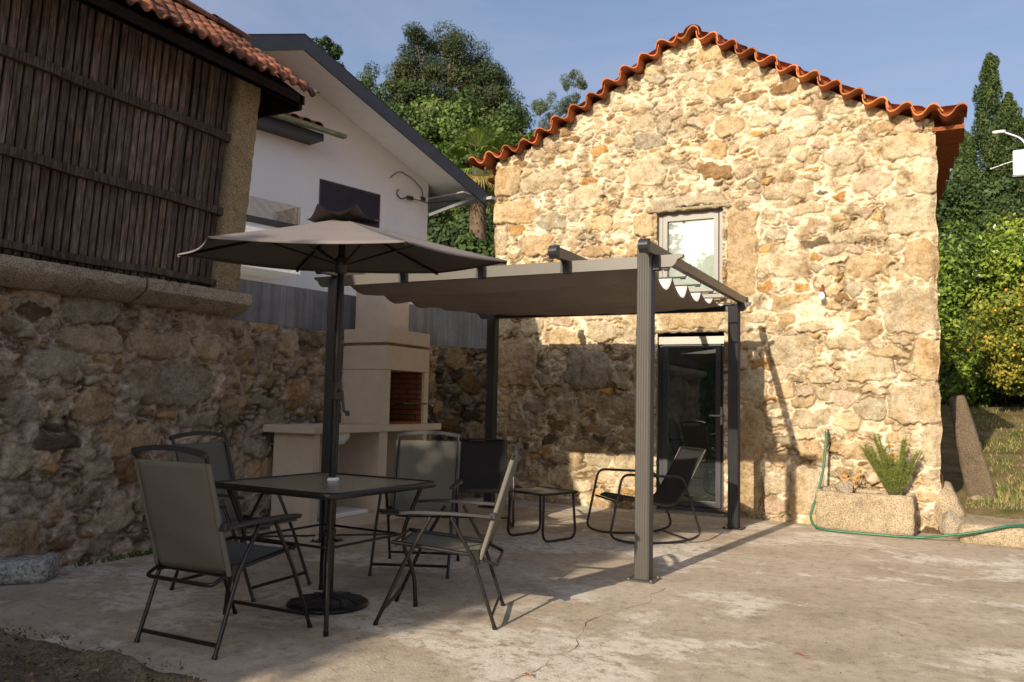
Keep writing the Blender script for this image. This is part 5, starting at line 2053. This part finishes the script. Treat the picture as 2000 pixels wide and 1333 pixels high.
# green shrub in the trough
rng = np.random.default_rng(31)
hb = thing("heather_shrub", "upright feathery green shrub growing at the right end of the trough", "shrub", (-0.40, 9.02, 0.34))
stems = MB()
Vs, Cs = [], []
for i in range(70):
    a_ = rng.random() * 6.28
    lean = 0.10 + 0.42 * rng.random() ** 1.2
    L_ = 0.22 + 0.36 * rng.random()
    if i < 7:
        a_, lean, L_ = math.pi + rng.normal() * .15, 0.42 + 0.08 * rng.random(), 0.50 + 0.08 * rng.random()
    elif i < 12:
        a_, lean, L_ = math.pi + .5 + rng.normal() * .3, 0.20, 0.60 + 0.05 * rng.random()
    elif i < 17:
        a_, lean, L_ = rng.normal() * .5, 0.10, 0.58
    r0 = 0.05 * rng.random()
    base = np.array([r0 * math.cos(a_), r0 * math.sin(a_) * .7, 0])
    d_ = np.array([math.cos(a_) * lean, math.sin(a_) * lean * .6, 1.0])
    d_ /= np.linalg.norm(d_)
    pts = [base + d_ * L_ * t_ + np.array([math.cos(a_), math.sin(a_) * .5, 0]) * 0.05 * t_ * t_ * L_ for t_ in np.linspace(0, 1, 7)]
    stems.tube([tuple(p) for p in pts], 0.003, 4, r2=0.001)
    nn = int(L_ * 640)
    t_ = 0.12 + 0.88 * rng.random(nn) ** 0.85
    P = base + d_ * (L_ * t_)[:, None] + np.array([math.cos(a_), math.sin(a_) * .5, 0]) * (0.05 * t_ * t_ * L_)[:, None]
    dirs = rng.normal(size=(nn, 3))
    dirs[:, 2] = np.abs(dirs[:, 2]) * 0.8 + 0.15
    dirs /= np.linalg.norm(dirs, axis=1, keepdims=True)
    ln = 0.016 + 0.022 * rng.random((nn, 1))
    sd_ = np.cross(dirs, rng.normal(size=(nn, 3)))
    sd_ /= np.linalg.norm(sd_, axis=1, keepdims=True)
    Vs.append(np.stack([P - sd_ * .0012, P + dirs * ln * .5 - sd_ * .0019, P + dirs * ln, P + sd_ * .0016], 1).reshape(-1, 3))
    cc = np.array([[0.13, 0.17, 0.030]]) * (0.6 + 0.8 * rng.random((nn, 1)))
    cc = np.where(rng.random((nn, 1)) < .18, np.array([[0.24, 0.24, 0.05]]), cc)
    Cs.append(np.repeat(cc, 4, 0))
stems.build("stem", M_bark, hb)
V = np.concatenate(Vs)
mesh_np("foliage", V, np.arange(len(V)).reshape(-1, 4), M_leaf, hb, False, np.concatenate(Cs))
# dried plant
dp = MB()
r_ = random.Random(12)
for i in range(16):
    a_ = r_.uniform(0, 6.28)
    l_ = r_.uniform(.10, .30)
    p0 = Vector((0, 0, 0))
    pts = [p0]
    d_ = Vector((math.cos(a_) * .5, math.sin(a_) * .3, 1)).normalized()
    for k in range(5):
        d_ = (d_ + Vector((r_.uniform(-.3, .3), r_.uniform(-.2, .2), r_.uniform(-.2, .15)))).normalized()
        pts.append(pts[-1] + d_ * l_ / 5)
    dp.tube(pts, .0028, 4, r2=.001)
    for k in range(5):
        p = pts[r_.randint(2, 5)]
        dd = Vector((r_.uniform(-1, 1), r_.uniform(-.6, .6), r_.uniform(-.8, .8))).normalized() * .035
        sd_ = Vector((dd.z, 0, -dd.x)).normalized() * .007
        dp.add([p - sd_, p + dd * .5 - sd_, p + dd, p + sd_], [(0, 1, 2, 3)])
o = dp.build("dried_plant", plain("dried_ochre_stalk", (0.50, 0.27, 0.07), 0.8, var=.3, scale=30))
o.location = (-0.80, 9.10, 0.36)
tag(o, "withered ochre plant standing behind the stone in the trough", "plant")

# garden tap and hose
tp = thing("garden_tap", "small metal tap on a pipe stub on the barn wall above the hose", "tap", (-1.035, 9.20, 0.97))
b = MB()
b.tube([(0, .05, .012), (0, -.05, .012)], .010, 8)
b.tube(fillet([(0, -.04, .012), (0, -.075, .012), (0, -.078, -.03)], .015), .010, 8)
b.build("spout", M_brass, tp)
b = MB()
b.tube([(0, -.05, .012), (0, -.05, .04)], .006, 6)
b.box(-.022, -.056, .038, .022, -.044, .048, .003)
b.build("handle", M_galv, tp)
b = MB()
hp = [(-1.035, 9.12, .945), (-1.04, 9.11, .85), (-1.06, 9.02, .55), (-1.12, 8.93, .30), (-1.17, 8.86, .12), (-1.12, 8.80, .03), (-1.0, 8.76, .016), (-0.7, 8.74, .014), (-0.35, 8.745, .014), (-.15, 8.76, .02),
      (0.0, 8.72, .055), (.25, 8.745, .10), (.55, 8.78, .19), (.9, 9.05, .195), (1.6, 9.4, .2), (2.4, 9.9, .3)]
b.tube(fillet(hp, .25, 6), .0125, 8)
b.tube([(-1.035, 9.122, .97), (-1.036, 9.118, .925)], .017, 10)
hp2 = [(-.92, 8.735, .013), (-.6, 8.71, .013), (-.3, 8.70, .013), (-.12, 8.72, .014), (-.02, 8.695, .05), (.25, 8.715, .10)]
o = b.build("garden_hose", M_hose)
tag(o, "green garden hose hanging from the tap and trailing along the trough", "hose")

# ------------------------------------------------------------------ foreground debris and loose things
rng = np.random.default_rng(17)
nx, ny = 110, 60
X, Y = np.meshgrid(np.linspace(-5.2, -2.2, nx), np.linspace(1.4, 2.80, ny))
edge = 2.64 - np.clip(X + 2.8, 0, 1) * 0.6 + (vnoise((ny, nx), (3, 9), rng) - .5) * .14
m = np.clip((edge - Y) / .16, 0, 1)
Z = -0.02 + m * (0.03 + 0.06 * vnoise((ny, nx), (8, 16), rng) + 0.035 * vnoise((ny, nx), (24, 50), rng))
ids = (np.arange(ny - 1)[:, None] * nx + np.arange(nx - 1)[None]).ravel()
o = mesh_np("rock_outcrop", np.stack([X.ravel(), Y.ravel(), Z.ravel()], 1), np.stack([ids, ids + 1, ids + 1 + nx, ids + nx], 1), granite_mat("mossy_bedrock", (0.13, 0.095, 0.06), (0.25, 0.19, 0.12), (0.045, 0.035, 0.02), .8), None, True)
tag(o, "rough brown bedrock showing at the near left edge of the patio", "rock")
n = 2600
px_ = -4.9 + rng.random(n) * 2.3
py_ = 1.5 + rng.random(n) * 1.2
ed = 2.62 - np.clip(px_ + 2.8, 0, 1) * .6
kk = py_ < ed - .02
px_, py_ = px_[kk], py_[kk]
n = len(px_)
P = np.stack([px_, py_, 0.055 + .02 * rng.random(n)], 1)
nr = rng.normal(size=(n, 3)) * .5
nr[:, 2] += 1
nr /= np.linalg.norm(nr, axis=1, keepdims=True)
t_ = np.cross(nr, rng.normal(size=(n, 3)))
t_ /= np.linalg.norm(t_, axis=1, keepdims=True)
bb = np.cross(nr, t_)
s_ = 0.006 + 0.012 * rng.random((n, 1))
V = np.stack([P - t_ * s_, P - bb * s_ * .4, P + t_ * s_, P + bb * s_ * .4], 1).reshape(-1, 3)
cc = np.where(rng.random((n, 1)) < .4, np.array([[.20, .13, .07]]), np.array([[.08, .055, .035]])) * (.5 + rng.random((n, 1)))
tag(mesh_np("leaf_litter", V, np.arange(len(V)).reshape(-1, 4), M_leaf, None, False, np.repeat(cc, 4, 0)), "brown leaf crumbs scattered over the near left bedrock", "leaf litter", kind="stuff")

r_ = random.Random(2)
LV = [(-0.62, 4.30, .032, "curled red dry leaf lying on the sunny patio at right"), (-1.62, 3.35, .03, "small red dry leaf near the bottom middle of the patio"),
      (-4.62, 4.15, .04, "dry brown leaf on the shaded patio near the left wall"), (-3.05, 6.15, .03, "dark dry leaf on the patio in front of the coffee table"),
      (0.35, 4.4, .03, "thin dark twig leaf on the patio at the far right")]
for x, y, s, lb in LV:
    b = MB()
    a_ = r_.uniform(0, 6.28)
    pts = []
    for i in range(7):
        u = i / 6
        w_ = math.sin(math.pi * u) * s * .35
        for j in (-1, 0, 1):
            lx, ly = (u - .5) * s * 2, j * w_
            lz = .008 + abs(j) * w_ * .6 + .012 * math.sin(u * 3.1) * (s / .045)
            pts.append((lx * math.cos(a_) - ly * math.sin(a_), lx * math.sin(a_) + ly * math.cos(a_), lz))
    b.add(pts, [(i * 3 + j, i * 3 + j + 1, i * 3 + j + 4, i * 3 + j + 3) for i in range(6) for j in range(2)], True)
    b.tube([(pts[19][0], pts[19][1], .01), (pts[19][0] + math.cos(a_) * s * .6, pts[19][1] + math.sin(a_) * s * .6, .014)], .0012, 4)
    o = b.build("dead_leaf", M_red)
    o.location = (x, y, 0.002)
    tag(o, lb, "leaf", "dry leaves lying on the patio")
n = 1100
P = np.stack([-5.0 + rng.random(n) * 6.5, 2.2 + rng.random(n) * 6.8, np.full(n, .006)], 1)
P[300:650, 1] = 9.16 - np.abs(rng.normal(size=350)) * .10
P[650:900, 0] = -5.33 + np.abs(rng.normal(size=250)) * .10
P[650:900, 1] = 2.2 + rng.random(250) * 3.4
P[900:, 0] = rng.random(200) * 1.2
P[900:, 1] = 8.78 - np.abs(rng.normal(size=200)) * .12
nr = rng.normal(size=(n, 3)) * .25
nr[:, 2] += 1
nr /= np.linalg.norm(nr, axis=1, keepdims=True)
t_ = np.cross(nr, rng.normal(size=(n, 3)))
t_ /= np.linalg.norm(t_, axis=1, keepdims=True)
bb = np.cross(nr, t_)
s_ = 0.003 + 0.006 * rng.random((n, 1))
V = np.stack([P - t_ * s_, P - bb * s_ * .6, P + t_ * s_, P + bb * s_ * .6], 1).reshape(-1, 3)
cc = np.where(rng.random((n, 1)) < .5, np.array([[.16, .10, .05]]), np.array([[.05, .04, .03]])) * (.6 + .8 * rng.random((n, 1)))
tag(mesh_np("patio_crumbs", V, np.arange(len(V)).reshape(-1, 4), M_leaf, None, False, np.repeat(cc, 4, 0)), "fine brown crumbs and grit scattered over the patio concrete", "grit", kind="stuff")
# weeds at the foot of the left wall
Vs, Cs = [], []
for (wy, nn) in ((4.35, 40), (4.5, 30), (3.9, 16), (4.1, 20)):
    for i in range(nn):
        x0, y0_ = -5.36 + rng.random() * .06, wy + rng.normal() * .07
        a_ = rng.random() * 6.28
        h_ = .015 + .03 * rng.random()
        Vs.append([(x0 - .005, y0_, 0), (x0 + .005, y0_ + .003, 0), (x0 + math.cos(a_) * .025 + .008, y0_ + math.sin(a_) * .025, h_), (x0 + math.cos(a_) * .02, y0_ + math.sin(a_) * .02 - .006, h_ * .9)])
        Cs.append([(.06, .10, .02)] * 4)
V = np.array(Vs).reshape(-1, 3)
tag(mesh_np("wall_weeds", V, np.arange(len(V)).reshape(-1, 4), M_leaf, None, False, np.array(Cs).reshape(-1, 3)), "low green weeds along the foot of the shaded left wall", "weeds", kind="stuff")

# ------------------------------------------------------------------ trees and hedges
def trunk_mesh(mb, p0, p1, r0, r1, seed, limbs=None):
    r_ = random.Random(seed)
    p0, p1 = Vector(p0), Vector(p1)
    pts = []
    for i in range(8):
        t_ = i / 7
        p = p0.lerp(p1, t_) + Vector((r_.uniform(-1, 1), r_.uniform(-1, 1), 0)) * r0 * .5 * math.sin(math.pi * t_)
        pts.append(p)
    mb.tube(pts, r0, 9, r2=r1)
    for q in (limbs or []):
        q = Vector(q)
        a = pts[r_.randint(3, 7)]
        m_ = a.lerp(q, .5) + Vector((0, 0, -(q - a).length * .08))
        mb.tube([a, m_, q], r1 * .75, 6, r2=r1 * .2)


def tree(name, label, base, top, spread, clumps, per, leaf, cols, seed, trunk_r=.25, crown_from=.4, group=None, aspect=1.0, csize=.3, flat=1.0, cat="tree", droop=0.0, shape='round', shell=.5):
    rng_ = np.random.default_rng(seed)
    t = thing(name, label, cat, base, 0, group)
    H_ = top - base[2]
    cs, rs = [], []
    for i in range(clumps):
        for _ in range(50):
            d = rng_.normal(size=3)
            d /= np.linalg.norm(d)
            rad = rng_.random() ** .35
            if shape == 'cone':
                u = rng_.random() ** 1.3
                z = crown_from + (1 - crown_from) * u
                rr = (1 - u) ** .75 * .95 + .07
                c = np.array([d[0] * rr * spread * rad, d[1] * rr * spread * rad, z * H_])
                s = spread * csize * (.35 + .9 * (1 - u))
            else:
                zc = H_ * (crown_from + 1) / 2
                hz_ = H_ * (1 - crown_from) / 2
                c = np.array([d[0] * spread * rad, d[1] * spread * rad, zc + d[2] * hz_ * rad])
                s = spread * csize * (.6 + .7 * rng_.random())
            break
        cs.append(c)
        rs.append((s, s, s * flat * (2.0 if shape == 'cone' else 1)))
    V, F, C = leafcloud(rng_, cs, rs, per, leaf, cols, aspect, shell, .3, droop)
    mesh_np("crown", V, F, M_leaf, t, False, C)
    mb = MB()
    trunk_mesh(mb, (0, 0, -.3), (0, 0, H_ * (.55 if shape == 'round' else .7)), trunk_r, trunk_r * .35, seed, [tuple(c) for c in cs[:14]] if shape == 'round' else None)
    mb.build("trunk", M_bark, t)
    return t


DG = [(0.035, 0.060, 0.018), (0.050, 0.078, 0.020), (0.030, 0.048, 0.016)]
OG_ = [(0.055, 0.088, 0.020), (0.075, 0.115, 0.024), (0.040, 0.066, 0.018), (0.095, 0.125, 0.030)]
EU = [(0.070, 0.090, 0.050), (0.055, 0.075, 0.045)]

# tall pine with layered crown: clumps placed as tiers of needle tufts
pn = thing("pine_tree", "tall dark pine with a broad layered crown above the oaks", "tree", (-31.4, 49.8, 12.0))
rng = np.random.default_rng(101)
cs, rs = [], []
prof = [(-1.1, 15.0, 2.3), (1.4, 14.4, 2.2), (-2.2, 13.2, 1.6), (2.9, 12.4, 1.9), (0.3, 12.8, 2.4), (-2.9, 11.5, 1.4), (3.6, 10.8, 1.8), (1.6, 11.0, 2.0), (-1.5, 11.2, 1.8), (4.2, 9.3, 1.5), (2.9, 8.4, 1.4), (3.9, 7.6, 1.1), (-3.4, 10.0, .9)]
for (cx, cz, cr) in prof:
    for i in range(13):
        d = rng.normal(size=3)
        d /= np.linalg.norm(d)
        p = np.array([cx * .889, cx * .458, cz]) + d * np.array([cr, cr, cr * .62]) * (0.35 + .6 * rng.random())
        cs.append(p)
        s = .80 + .45 * rng.random()
        rs.append((s, s, s * .66))
V, F, C = leafcloud(rng, cs, rs, 560, .105, [(0.030, 0.046, 0.018), (0.042, 0.058, 0.022), (0.055, 0.066, 0.025)], .5, .35, .5)
mesh_np("crown", V, F, M_leaf, pn, False, C)
mb = MB()
trunk_mesh(mb, (-.6, 0, -3), (0.2, 0, 13.5), .38, .14, 3, [tuple(c) for c in cs[::7]])
mb.build("trunk", M_bark, pn)

# oaks and other broadleaves on the slope
OAK = [(-24.6, 33.6, 8.5, 16.2, 3.0, 201, "left oak of the dark green grove above the white house roof"),
       (-22.3, 34.6, 8.5, 16.3, 3.3, 202, "tallest broad oak in the middle of the grove behind the white house"),
       (-19.9, 34.2, 8.5, 15.6, 3.0, 203, "oak at the right of the grove, just below the tall pine's crown"),
       (-18.0, 34.4, 8.0, 14.3, 2.6, 204, "lower oak behind the palm, near the barn's left eave"),
       (-15.6, 35.0, 8.0, 13.7, 2.5, 205, "rightmost broadleaf tree of the grove, close to the barn roof verge"),
       (-21.0, 27.0, 6.0, 12.0, 2.6, 206, "low bushy oak directly behind the white house's right eave")]
for i, (x, y, zb, zt, sp, sd_, lb) in enumerate(OAK):
    tree("oak_tree", lb, (x, y, zb), zt, sp, 130, 620, .085, OG_, sd_, .3, .12, "trees on the slope behind the white house", 1.2, .27)
for (x, y, zb, zt, sp, sd_, lb) in ((-32.6, 38.0, 17, 22.9, 1.2, 301, "small round pine crown peeping over the white house roof"),
                                    (-37.0, 47.6, 16, 25.4, 1.7, 302, "dark rounded tree far left of the grove against the sky"),
                                    (-34.6, 48.6, 16, 25.9, 1.6, 303, "second dark rounded far tree, left of the tall pine")):
    tree("pine_tree", lb, (x, y, zb), zt, sp, 26, 240, .10, DG, sd_, .14, .5, "small far trees against the sky", .7, .32)
# eucalyptus
for (x, y, zb, zt, sp, sd_, lb) in ((-29.0, 67.2, 22, 31.4, 1.3, 401, "tall thin eucalyptus with airy crown beside the barn verge"),
                                    (-31.0, 66.4, 22, 29.6, 1.5, 402, "eucalyptus with drooping open crown left of the tallest one"),
                                    (-33.4, 62.0, 18, 24.6, 1.1, 403, "small pointed eucalyptus low above the grove"),
                                    (-31.4, 62.5, 18, 24.4, 1.1, 404, "small eucalyptus touching the barn verge skyline")):
    tree("eucalyptus_tree", lb, (x, y, zb), zt, sp, 20, 200, .11, EU, sd_, .12, .45, "far eucalyptus trees", .45, .34, droop=.8)
# cypresses on the right
for (x, y, zb, zt, sp, sd_, lb) in ((2.75, 50.8, 8, 20.4, 1.25, 501, "tallest pointed cypress behind the street lamp"),
                                    (3.6, 51.6, 8, 18.4, 1.25, 502, "second cypress hugging the tallest one's right side"),
                                    (5.1, 51.5, 8, 19.0, 1.2, 503, "cypress cut by the right edge of the photo"),
                                    (1.45, 50.2, 8, 16.2, 1.0, 504, "shorter pointed cypress nearest the barn eave")):
    tree("cypress_tree", lb, (x, y, zb), zt, sp * 1.9, 230, 190, .085, [(0.040, 0.064, 0.018), (0.062, 0.090, 0.025)], sd_, .15, .04, "cypresses beyond the lawn", .6, .23, shape='cone')
for (x, y, zb, zt, sp, sd_, lb) in ((0.4, 44, 6.5, 12.6, 2.3, 511, "dark rounded tree below the shortest cypress beside the barn eave"),
                                    (3.2, 43, 6.5, 11.8, 2.4, 512, "dark rounded tree behind the laurel hedge under the street lamp"),
                                    (6.0, 44, 6.5, 12.4, 2.4, 513, "dark rounded tree at the far right beyond the hedge"),
                                    (-2.2, 46, 6.5, 12.0, 2.6, 514, "dark tree hidden mostly by the barn's right eave"),
                                    (-6.5, 44, 7.5, 13.0, 2.8, 515, "dark tree on the slope hidden behind the barn roof"),
                                    (-11.0, 42, 7.5, 13.5, 2.8, 516, "dark tree behind the left half of the barn roof")):
    tree("dark_tree", lb, (x, y, zb), zt, sp, 80, 480, .09, DG, sd_, .25, .05, "dark trees beyond the hedge", 1.0, .30)

# palm
pm = thing("palm_tree", "fan palm with shaggy trunk between the white house and the barn", "palm", (-11.8, 20.6, 3.0))
mb = MB()
pts = [(0.03 * math.sin(i * 1.3), 0, i * .42) for i in range(13)]
mb.tube(pts, .30, 14, r2=.22)
r_ = random.Random(6)
for i in range(420):
    a_ = r_.uniform(0, 6.28)
    z = r_.uniform(0, 4.9)
    rr = .30 - .08 * z / 5
    p = Vector((math.cos(a_) * rr, math.sin(a_) * rr, z))
    q = p + Vector((math.cos(a_) * .07, math.sin(a_) * .07, r_.uniform(-.16, .05)))
    sd_ = Vector((-math.sin(a_), math.cos(a_), 0)) * .03
    mb.add([p - sd_, p + sd_, q], [(0, 1, 2)])
mb.build("trunk", M_bark, pm)
Vs, Fs, Cs = [], [], []
rng = np.random.default_rng(66)
fr_n = 34
for i in range(fr_n):
    a_ = i * 2.399
    el_ = R(80 - 130 * (i / fr_n) + rng.normal() * 6)
    L_ = 0.95 + .25 * rng.random()
    d_ = Vector((math.cos(a_) * math.cos(el_), math.sin(a_) * math.cos(el_), math.sin(el_)))
    ctr = Vector((0, 0, 4.95)) + d_ * .75
    side = d_.cross(Vector((0, 0, 1))).normalized()
    upv = side.cross(d_).normalized()
    old = i / fr_n > .78
    for k in range(26):
        f_ = R(-78 + 156 * k / 25)
        dd = (d_ * math.cos(f_) + side * math.sin(f_)).normalized()
        l2 = L_ * (0.75 + .25 * math.cos(f_)) * .8
        p1 = ctr + dd * l2 * .55 + upv * .03
        tip = ctr + dd * l2 + Vector((0, 0, -.16 - .15 * rng.random()))
        w_ = (dd.cross(upv)).normalized() * .022
        n0 = len(Vs)
        Vs += [tuple(ctr), tuple(p1 - w_), tuple(tip), tuple(p1 + w_)]
        Fs.append((n0, n0 + 1, n0 + 2, n0 + 3))
        c_ = (0.30, 0.22, 0.06) if old else ((0.16, 0.19, 0.035) if rng.random() < .35 else (0.065, 0.10, 0.028))
        Cs += [c_] * 4
    n0 = len(Vs)
    b0 = Vector((0, 0, 4.9))
    Vs += [tuple(b0 - side * .02), tuple(b0 + side * .02), tuple(ctr + side * .012), tuple(ctr - side * .012)]
    Fs.append((n0, n0 + 1, n0 + 2, n0 + 3))
    Cs += [(0.09, 0.10, 0.03)] * 4
mesh_np("crown", Vs, Fs, M_leaf, pm, False, np.array(Cs))

# shrubs between the house and the barn
for (x, y, zb, zt, sp, sd_, lb) in ((-10.9, 17.2, 2.6, 5.2, 1.0, 601, "dark shrub below the palm crown, left of its trunk"),
                                    (-9.4, 16.6, 2.4, 4.9, .9, 602, "shrub in the gap between the palm trunk and the barn corner"),
                                    (-12.6, 18.0, 3.0, 6.2, 1.2, 603, "dark shrub touching the white house's right corner"),
                                    (-11.5, 24.5, 4.5, 8.4, 1.9, 604, "dark bush on the slope behind the palm trunk"),
                                    (-14.4, 25.5, 4.8, 8.8, 2.0, 605, "dark bush on the slope behind the white house corner"),
                                    (-17.0, 27.5, 5.5, 10.6, 2.2, 606, "big dark bush under the oaks at the house's right eave")):
    tree("shrub", lb, (x, y, zb), zt, sp, 42, 300, .085, DG + [(0.05, 0.08, 0.02)], sd_, .08, .0, "dark shrubs under the grove", 1.1, .34, cat="shrub")
tree("yellow_shrub", "young yellow green shrub sprouting above the concrete parapet behind the pergola", (-5.62, 9.9, 1.7), 2.62, .34, 16, 110, .035, [(0.22, 0.26, 0.04), (0.14, 0.19, 0.03)], 611, .02, .0, None, 1.2, .4, cat="shrub")

# laurel hedge
rng = np.random.default_rng(700)
lh = thing("laurel_hedge", "tall glossy laurel hedge behind the lawn to the right of the barn", "hedge", (3.2, 21.5, 1.4))
cs, rs = [], []
for i in range(190):
    x = rng.uniform(-4.6, 5.5)
    z = rng.uniform(.2, 4.0)
    y = rng.normal() * .25 - .55 + (z / 4) ** 2 * .35
    cs.append((x, y, z + .25 * math.sin(x * 1.7) * (z / 4)))
    s = .32 + .25 * rng.random()
    rs.append((s * 1.15, s, s * 1.1))
V, F, C = leafcloud(rng, cs, rs, 300, .062, [(0.085, 0.135, 0.022), (0.135, 0.195, 0.028), (0.195, 0.245, 0.036), (0.060, 0.095, 0.018)], .75, .45, .2, .3)
lm = leaf_mat("glossy_leaves", .32, .28)
o = mesh_np("foliage", V, F, lm, lh, False, C)
mb = MB()
for i in range(24):
    x = -4.4 + i * .42
    mb.tube([(x, 0, -.3), (x + .1, .05, 1.6), (x - .05, .1, 3.2)], .045, 6, r2=.015)
mb.build("stem", M_bark, lh)
# darker foliage mass inside the hedge
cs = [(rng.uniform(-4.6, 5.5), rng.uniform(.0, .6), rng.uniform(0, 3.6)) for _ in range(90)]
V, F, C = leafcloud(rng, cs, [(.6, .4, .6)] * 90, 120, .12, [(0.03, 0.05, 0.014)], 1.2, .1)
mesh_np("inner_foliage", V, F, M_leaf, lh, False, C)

# citrus bush with fruit
cb = thing("citrus_bush", "yellow green citrus bush dotted with small orange fruit in front of the hedge", "bush", (1.75, 18.6, 1.05))
rng = np.random.default_rng(800)
cs, rs = [], []
for i in range(95):
    d = rng.normal(size=3)
    d /= np.linalg.norm(d)
    rr = rng.random() ** .4
    cs.append((d[0] * 1.55 * rr, d[1] * .8 * rr, 1.55 + d[2] * 1.05 * rr))
    s = .20 + .16 * rng.random()
    rs.append((s * 1.2, s, s))
V, F, C = leafcloud(rng, cs, rs, 230, .038, [(0.14, 0.16, 0.022), (0.18, 0.185, 0.026), (0.10, 0.13, 0.02), (0.22, 0.20, 0.03)], 1.0, .4, .3)
mesh_np("foliage", V, F, M_leaf, cb, False, C)
mb = MB()
for i in range(6):
    a_ = i * 1.05
    mb.tube([(0.05 * math.cos(a_), .05 * math.sin(a_), -.2), (.25 * math.cos(a_), .2 * math.sin(a_), .7), (.7 * math.cos(a_), .45 * math.sin(a_), 1.5)], .03, 6, r2=.01)
mb.build("stem", M_bark, cb)
mb = MB()
for i in range(90):
    c_ = cs[rng.integers(len(cs))]
    p = (c_[0] + rng.normal() * .12, c_[1] - .18 + rng.normal() * .06, c_[2] + rng.normal() * .12)
    r0 = .024
    mb.lathe([(0.001, -r0), (r0 * .8, -r0 * .6), (r0, 0), (r0 * .8, r0 * .6), (.001, r0)], p, 7)
ff = mb.build("fruit", M_orange, cb)
ff["kind"] = "stuff"

# street lamp and white sign box
sl_ = thing("street_lamp", "grey street lamp with a curved arm in front of the cypresses", "street lamp", (3.0, 34.6, 5.0))
b = MB()
b.tube(fillet([(0, 0, -1), (0, 0, 5.4), (-.10, 0, 6.1), (-.75, 0, 6.45)], .5, 8), .045, 8)
b.build("pole", M_galv, sl_)
b = MB()
b.box(-1.12, -.10, 6.42, -.68, .10, 6.52, .04)
b.build("lamp_head", M_white, sl_)
b = MB()
b.tube([(-.1, 0, 5.45), (-1.2, .1, 5.15)], .018, 5)
b.build("cable", M_galv, sl_)
sg = thing("sign_box", "blank white box panel in front of the street lamp at the right edge", "panel", (3.06, 33.5, 5.35))
b = MB()
b.box(-.62, -.12, 4.15, .9, .12, 5.05, .03)
b.build("panel", M_white, sg)
b = MB()
b.box(.0, -.05, -1, .12, .05, 4.15)
b.box(-.65, -.13, 4.1, .92, .13, 4.148)
b.build("bracket", M_fascia, sg)

# ------------------------------------------------------------------ trees behind the photographer (they cast the shade at left and show in the glass)
SHD = [(-4.75, -5.2, 5.45, 1.0, 901, "dense tree standing behind the camera left of the patio"),
       (-6.4, -5.4, 5.6, 1.15, 902, "dense tree behind the camera beside the granary end"),
       (-8.2, -5.8, 5.9, 1.3, 903, "dense tree behind the granary corner"),
       (-10.4, -6.2, 6.2, 1.5, 904, "broad tree far left behind the camera")]
for (x, y, zt, sp, sd_, lb) in SHD:
    rng_ = np.random.default_rng(sd_)
    t = thing("shade_tree", lb, "tree", (x, y, 0), 0, "trees behind the camera")
    cs, rs = [], []
    for i in range(190):
        cs.append((rng_.uniform(-sp, sp) * .92, rng_.uniform(-.6, .6), rng_.uniform(.2, zt - .35)))
        s = .36 + .2 * rng_.random()
        rs.append((s, s, s))
    V, F, C = leafcloud(rng_, cs, rs, 150, .085, OG_, 1.2, .3, .2)
    mesh_np("crown", V, F, M_leaf, t, False, C)
    mb = MB()
    trunk_mesh(mb, (0, 0, -.1), (0, 0, zt * .8), .16, .05, sd_, [tuple(c) for c in cs[:10]])
    mb.build("trunk", M_bark, t)

# woodland further behind the photographer
for i, (x, y, zt, sp) in enumerate([(-24, -22, 8.4, 3.2), (-16.5, -23, 8.2, 3.0), (-9.5, -22, 7.6, 2.8), (-3.0, -24, 7.2, 2.8), (3.5, -23, 7.6, 2.8), (9.5, -20, 9.5, 3.2), (-12.0, -13, 8.6, 2.6), (-17, -10, 9.0, 3.0)]):
    rng_ = np.random.default_rng(950 + i)
    t = thing("woodland_tree", "leafy tree in the wood behind the camera", "tree", (x, y, 0), 0, "woodland trees behind the camera")
    cs, rs = [], []
    for k in range(70):
        cs.append((rng_.uniform(-sp, sp), rng_.uniform(-1, 1), rng_.uniform(.4, zt - .6)))
        s_ = .7 + .4 * rng_.random()
        rs.append((s_, s_, s_))
    V, F, C = leafcloud(rng_, cs, rs, 110, .17, OG_, 1.2, .3, .2)
    mesh_np("crown", V, F, M_leaf, t, False, C)
    mb = MB()
    trunk_mesh(mb, (0, 0, -.1), (0, 0, zt * .8), .2, .07, i, [tuple(c) for c in cs[:8]])
    mb.build("trunk", M_bark, t)
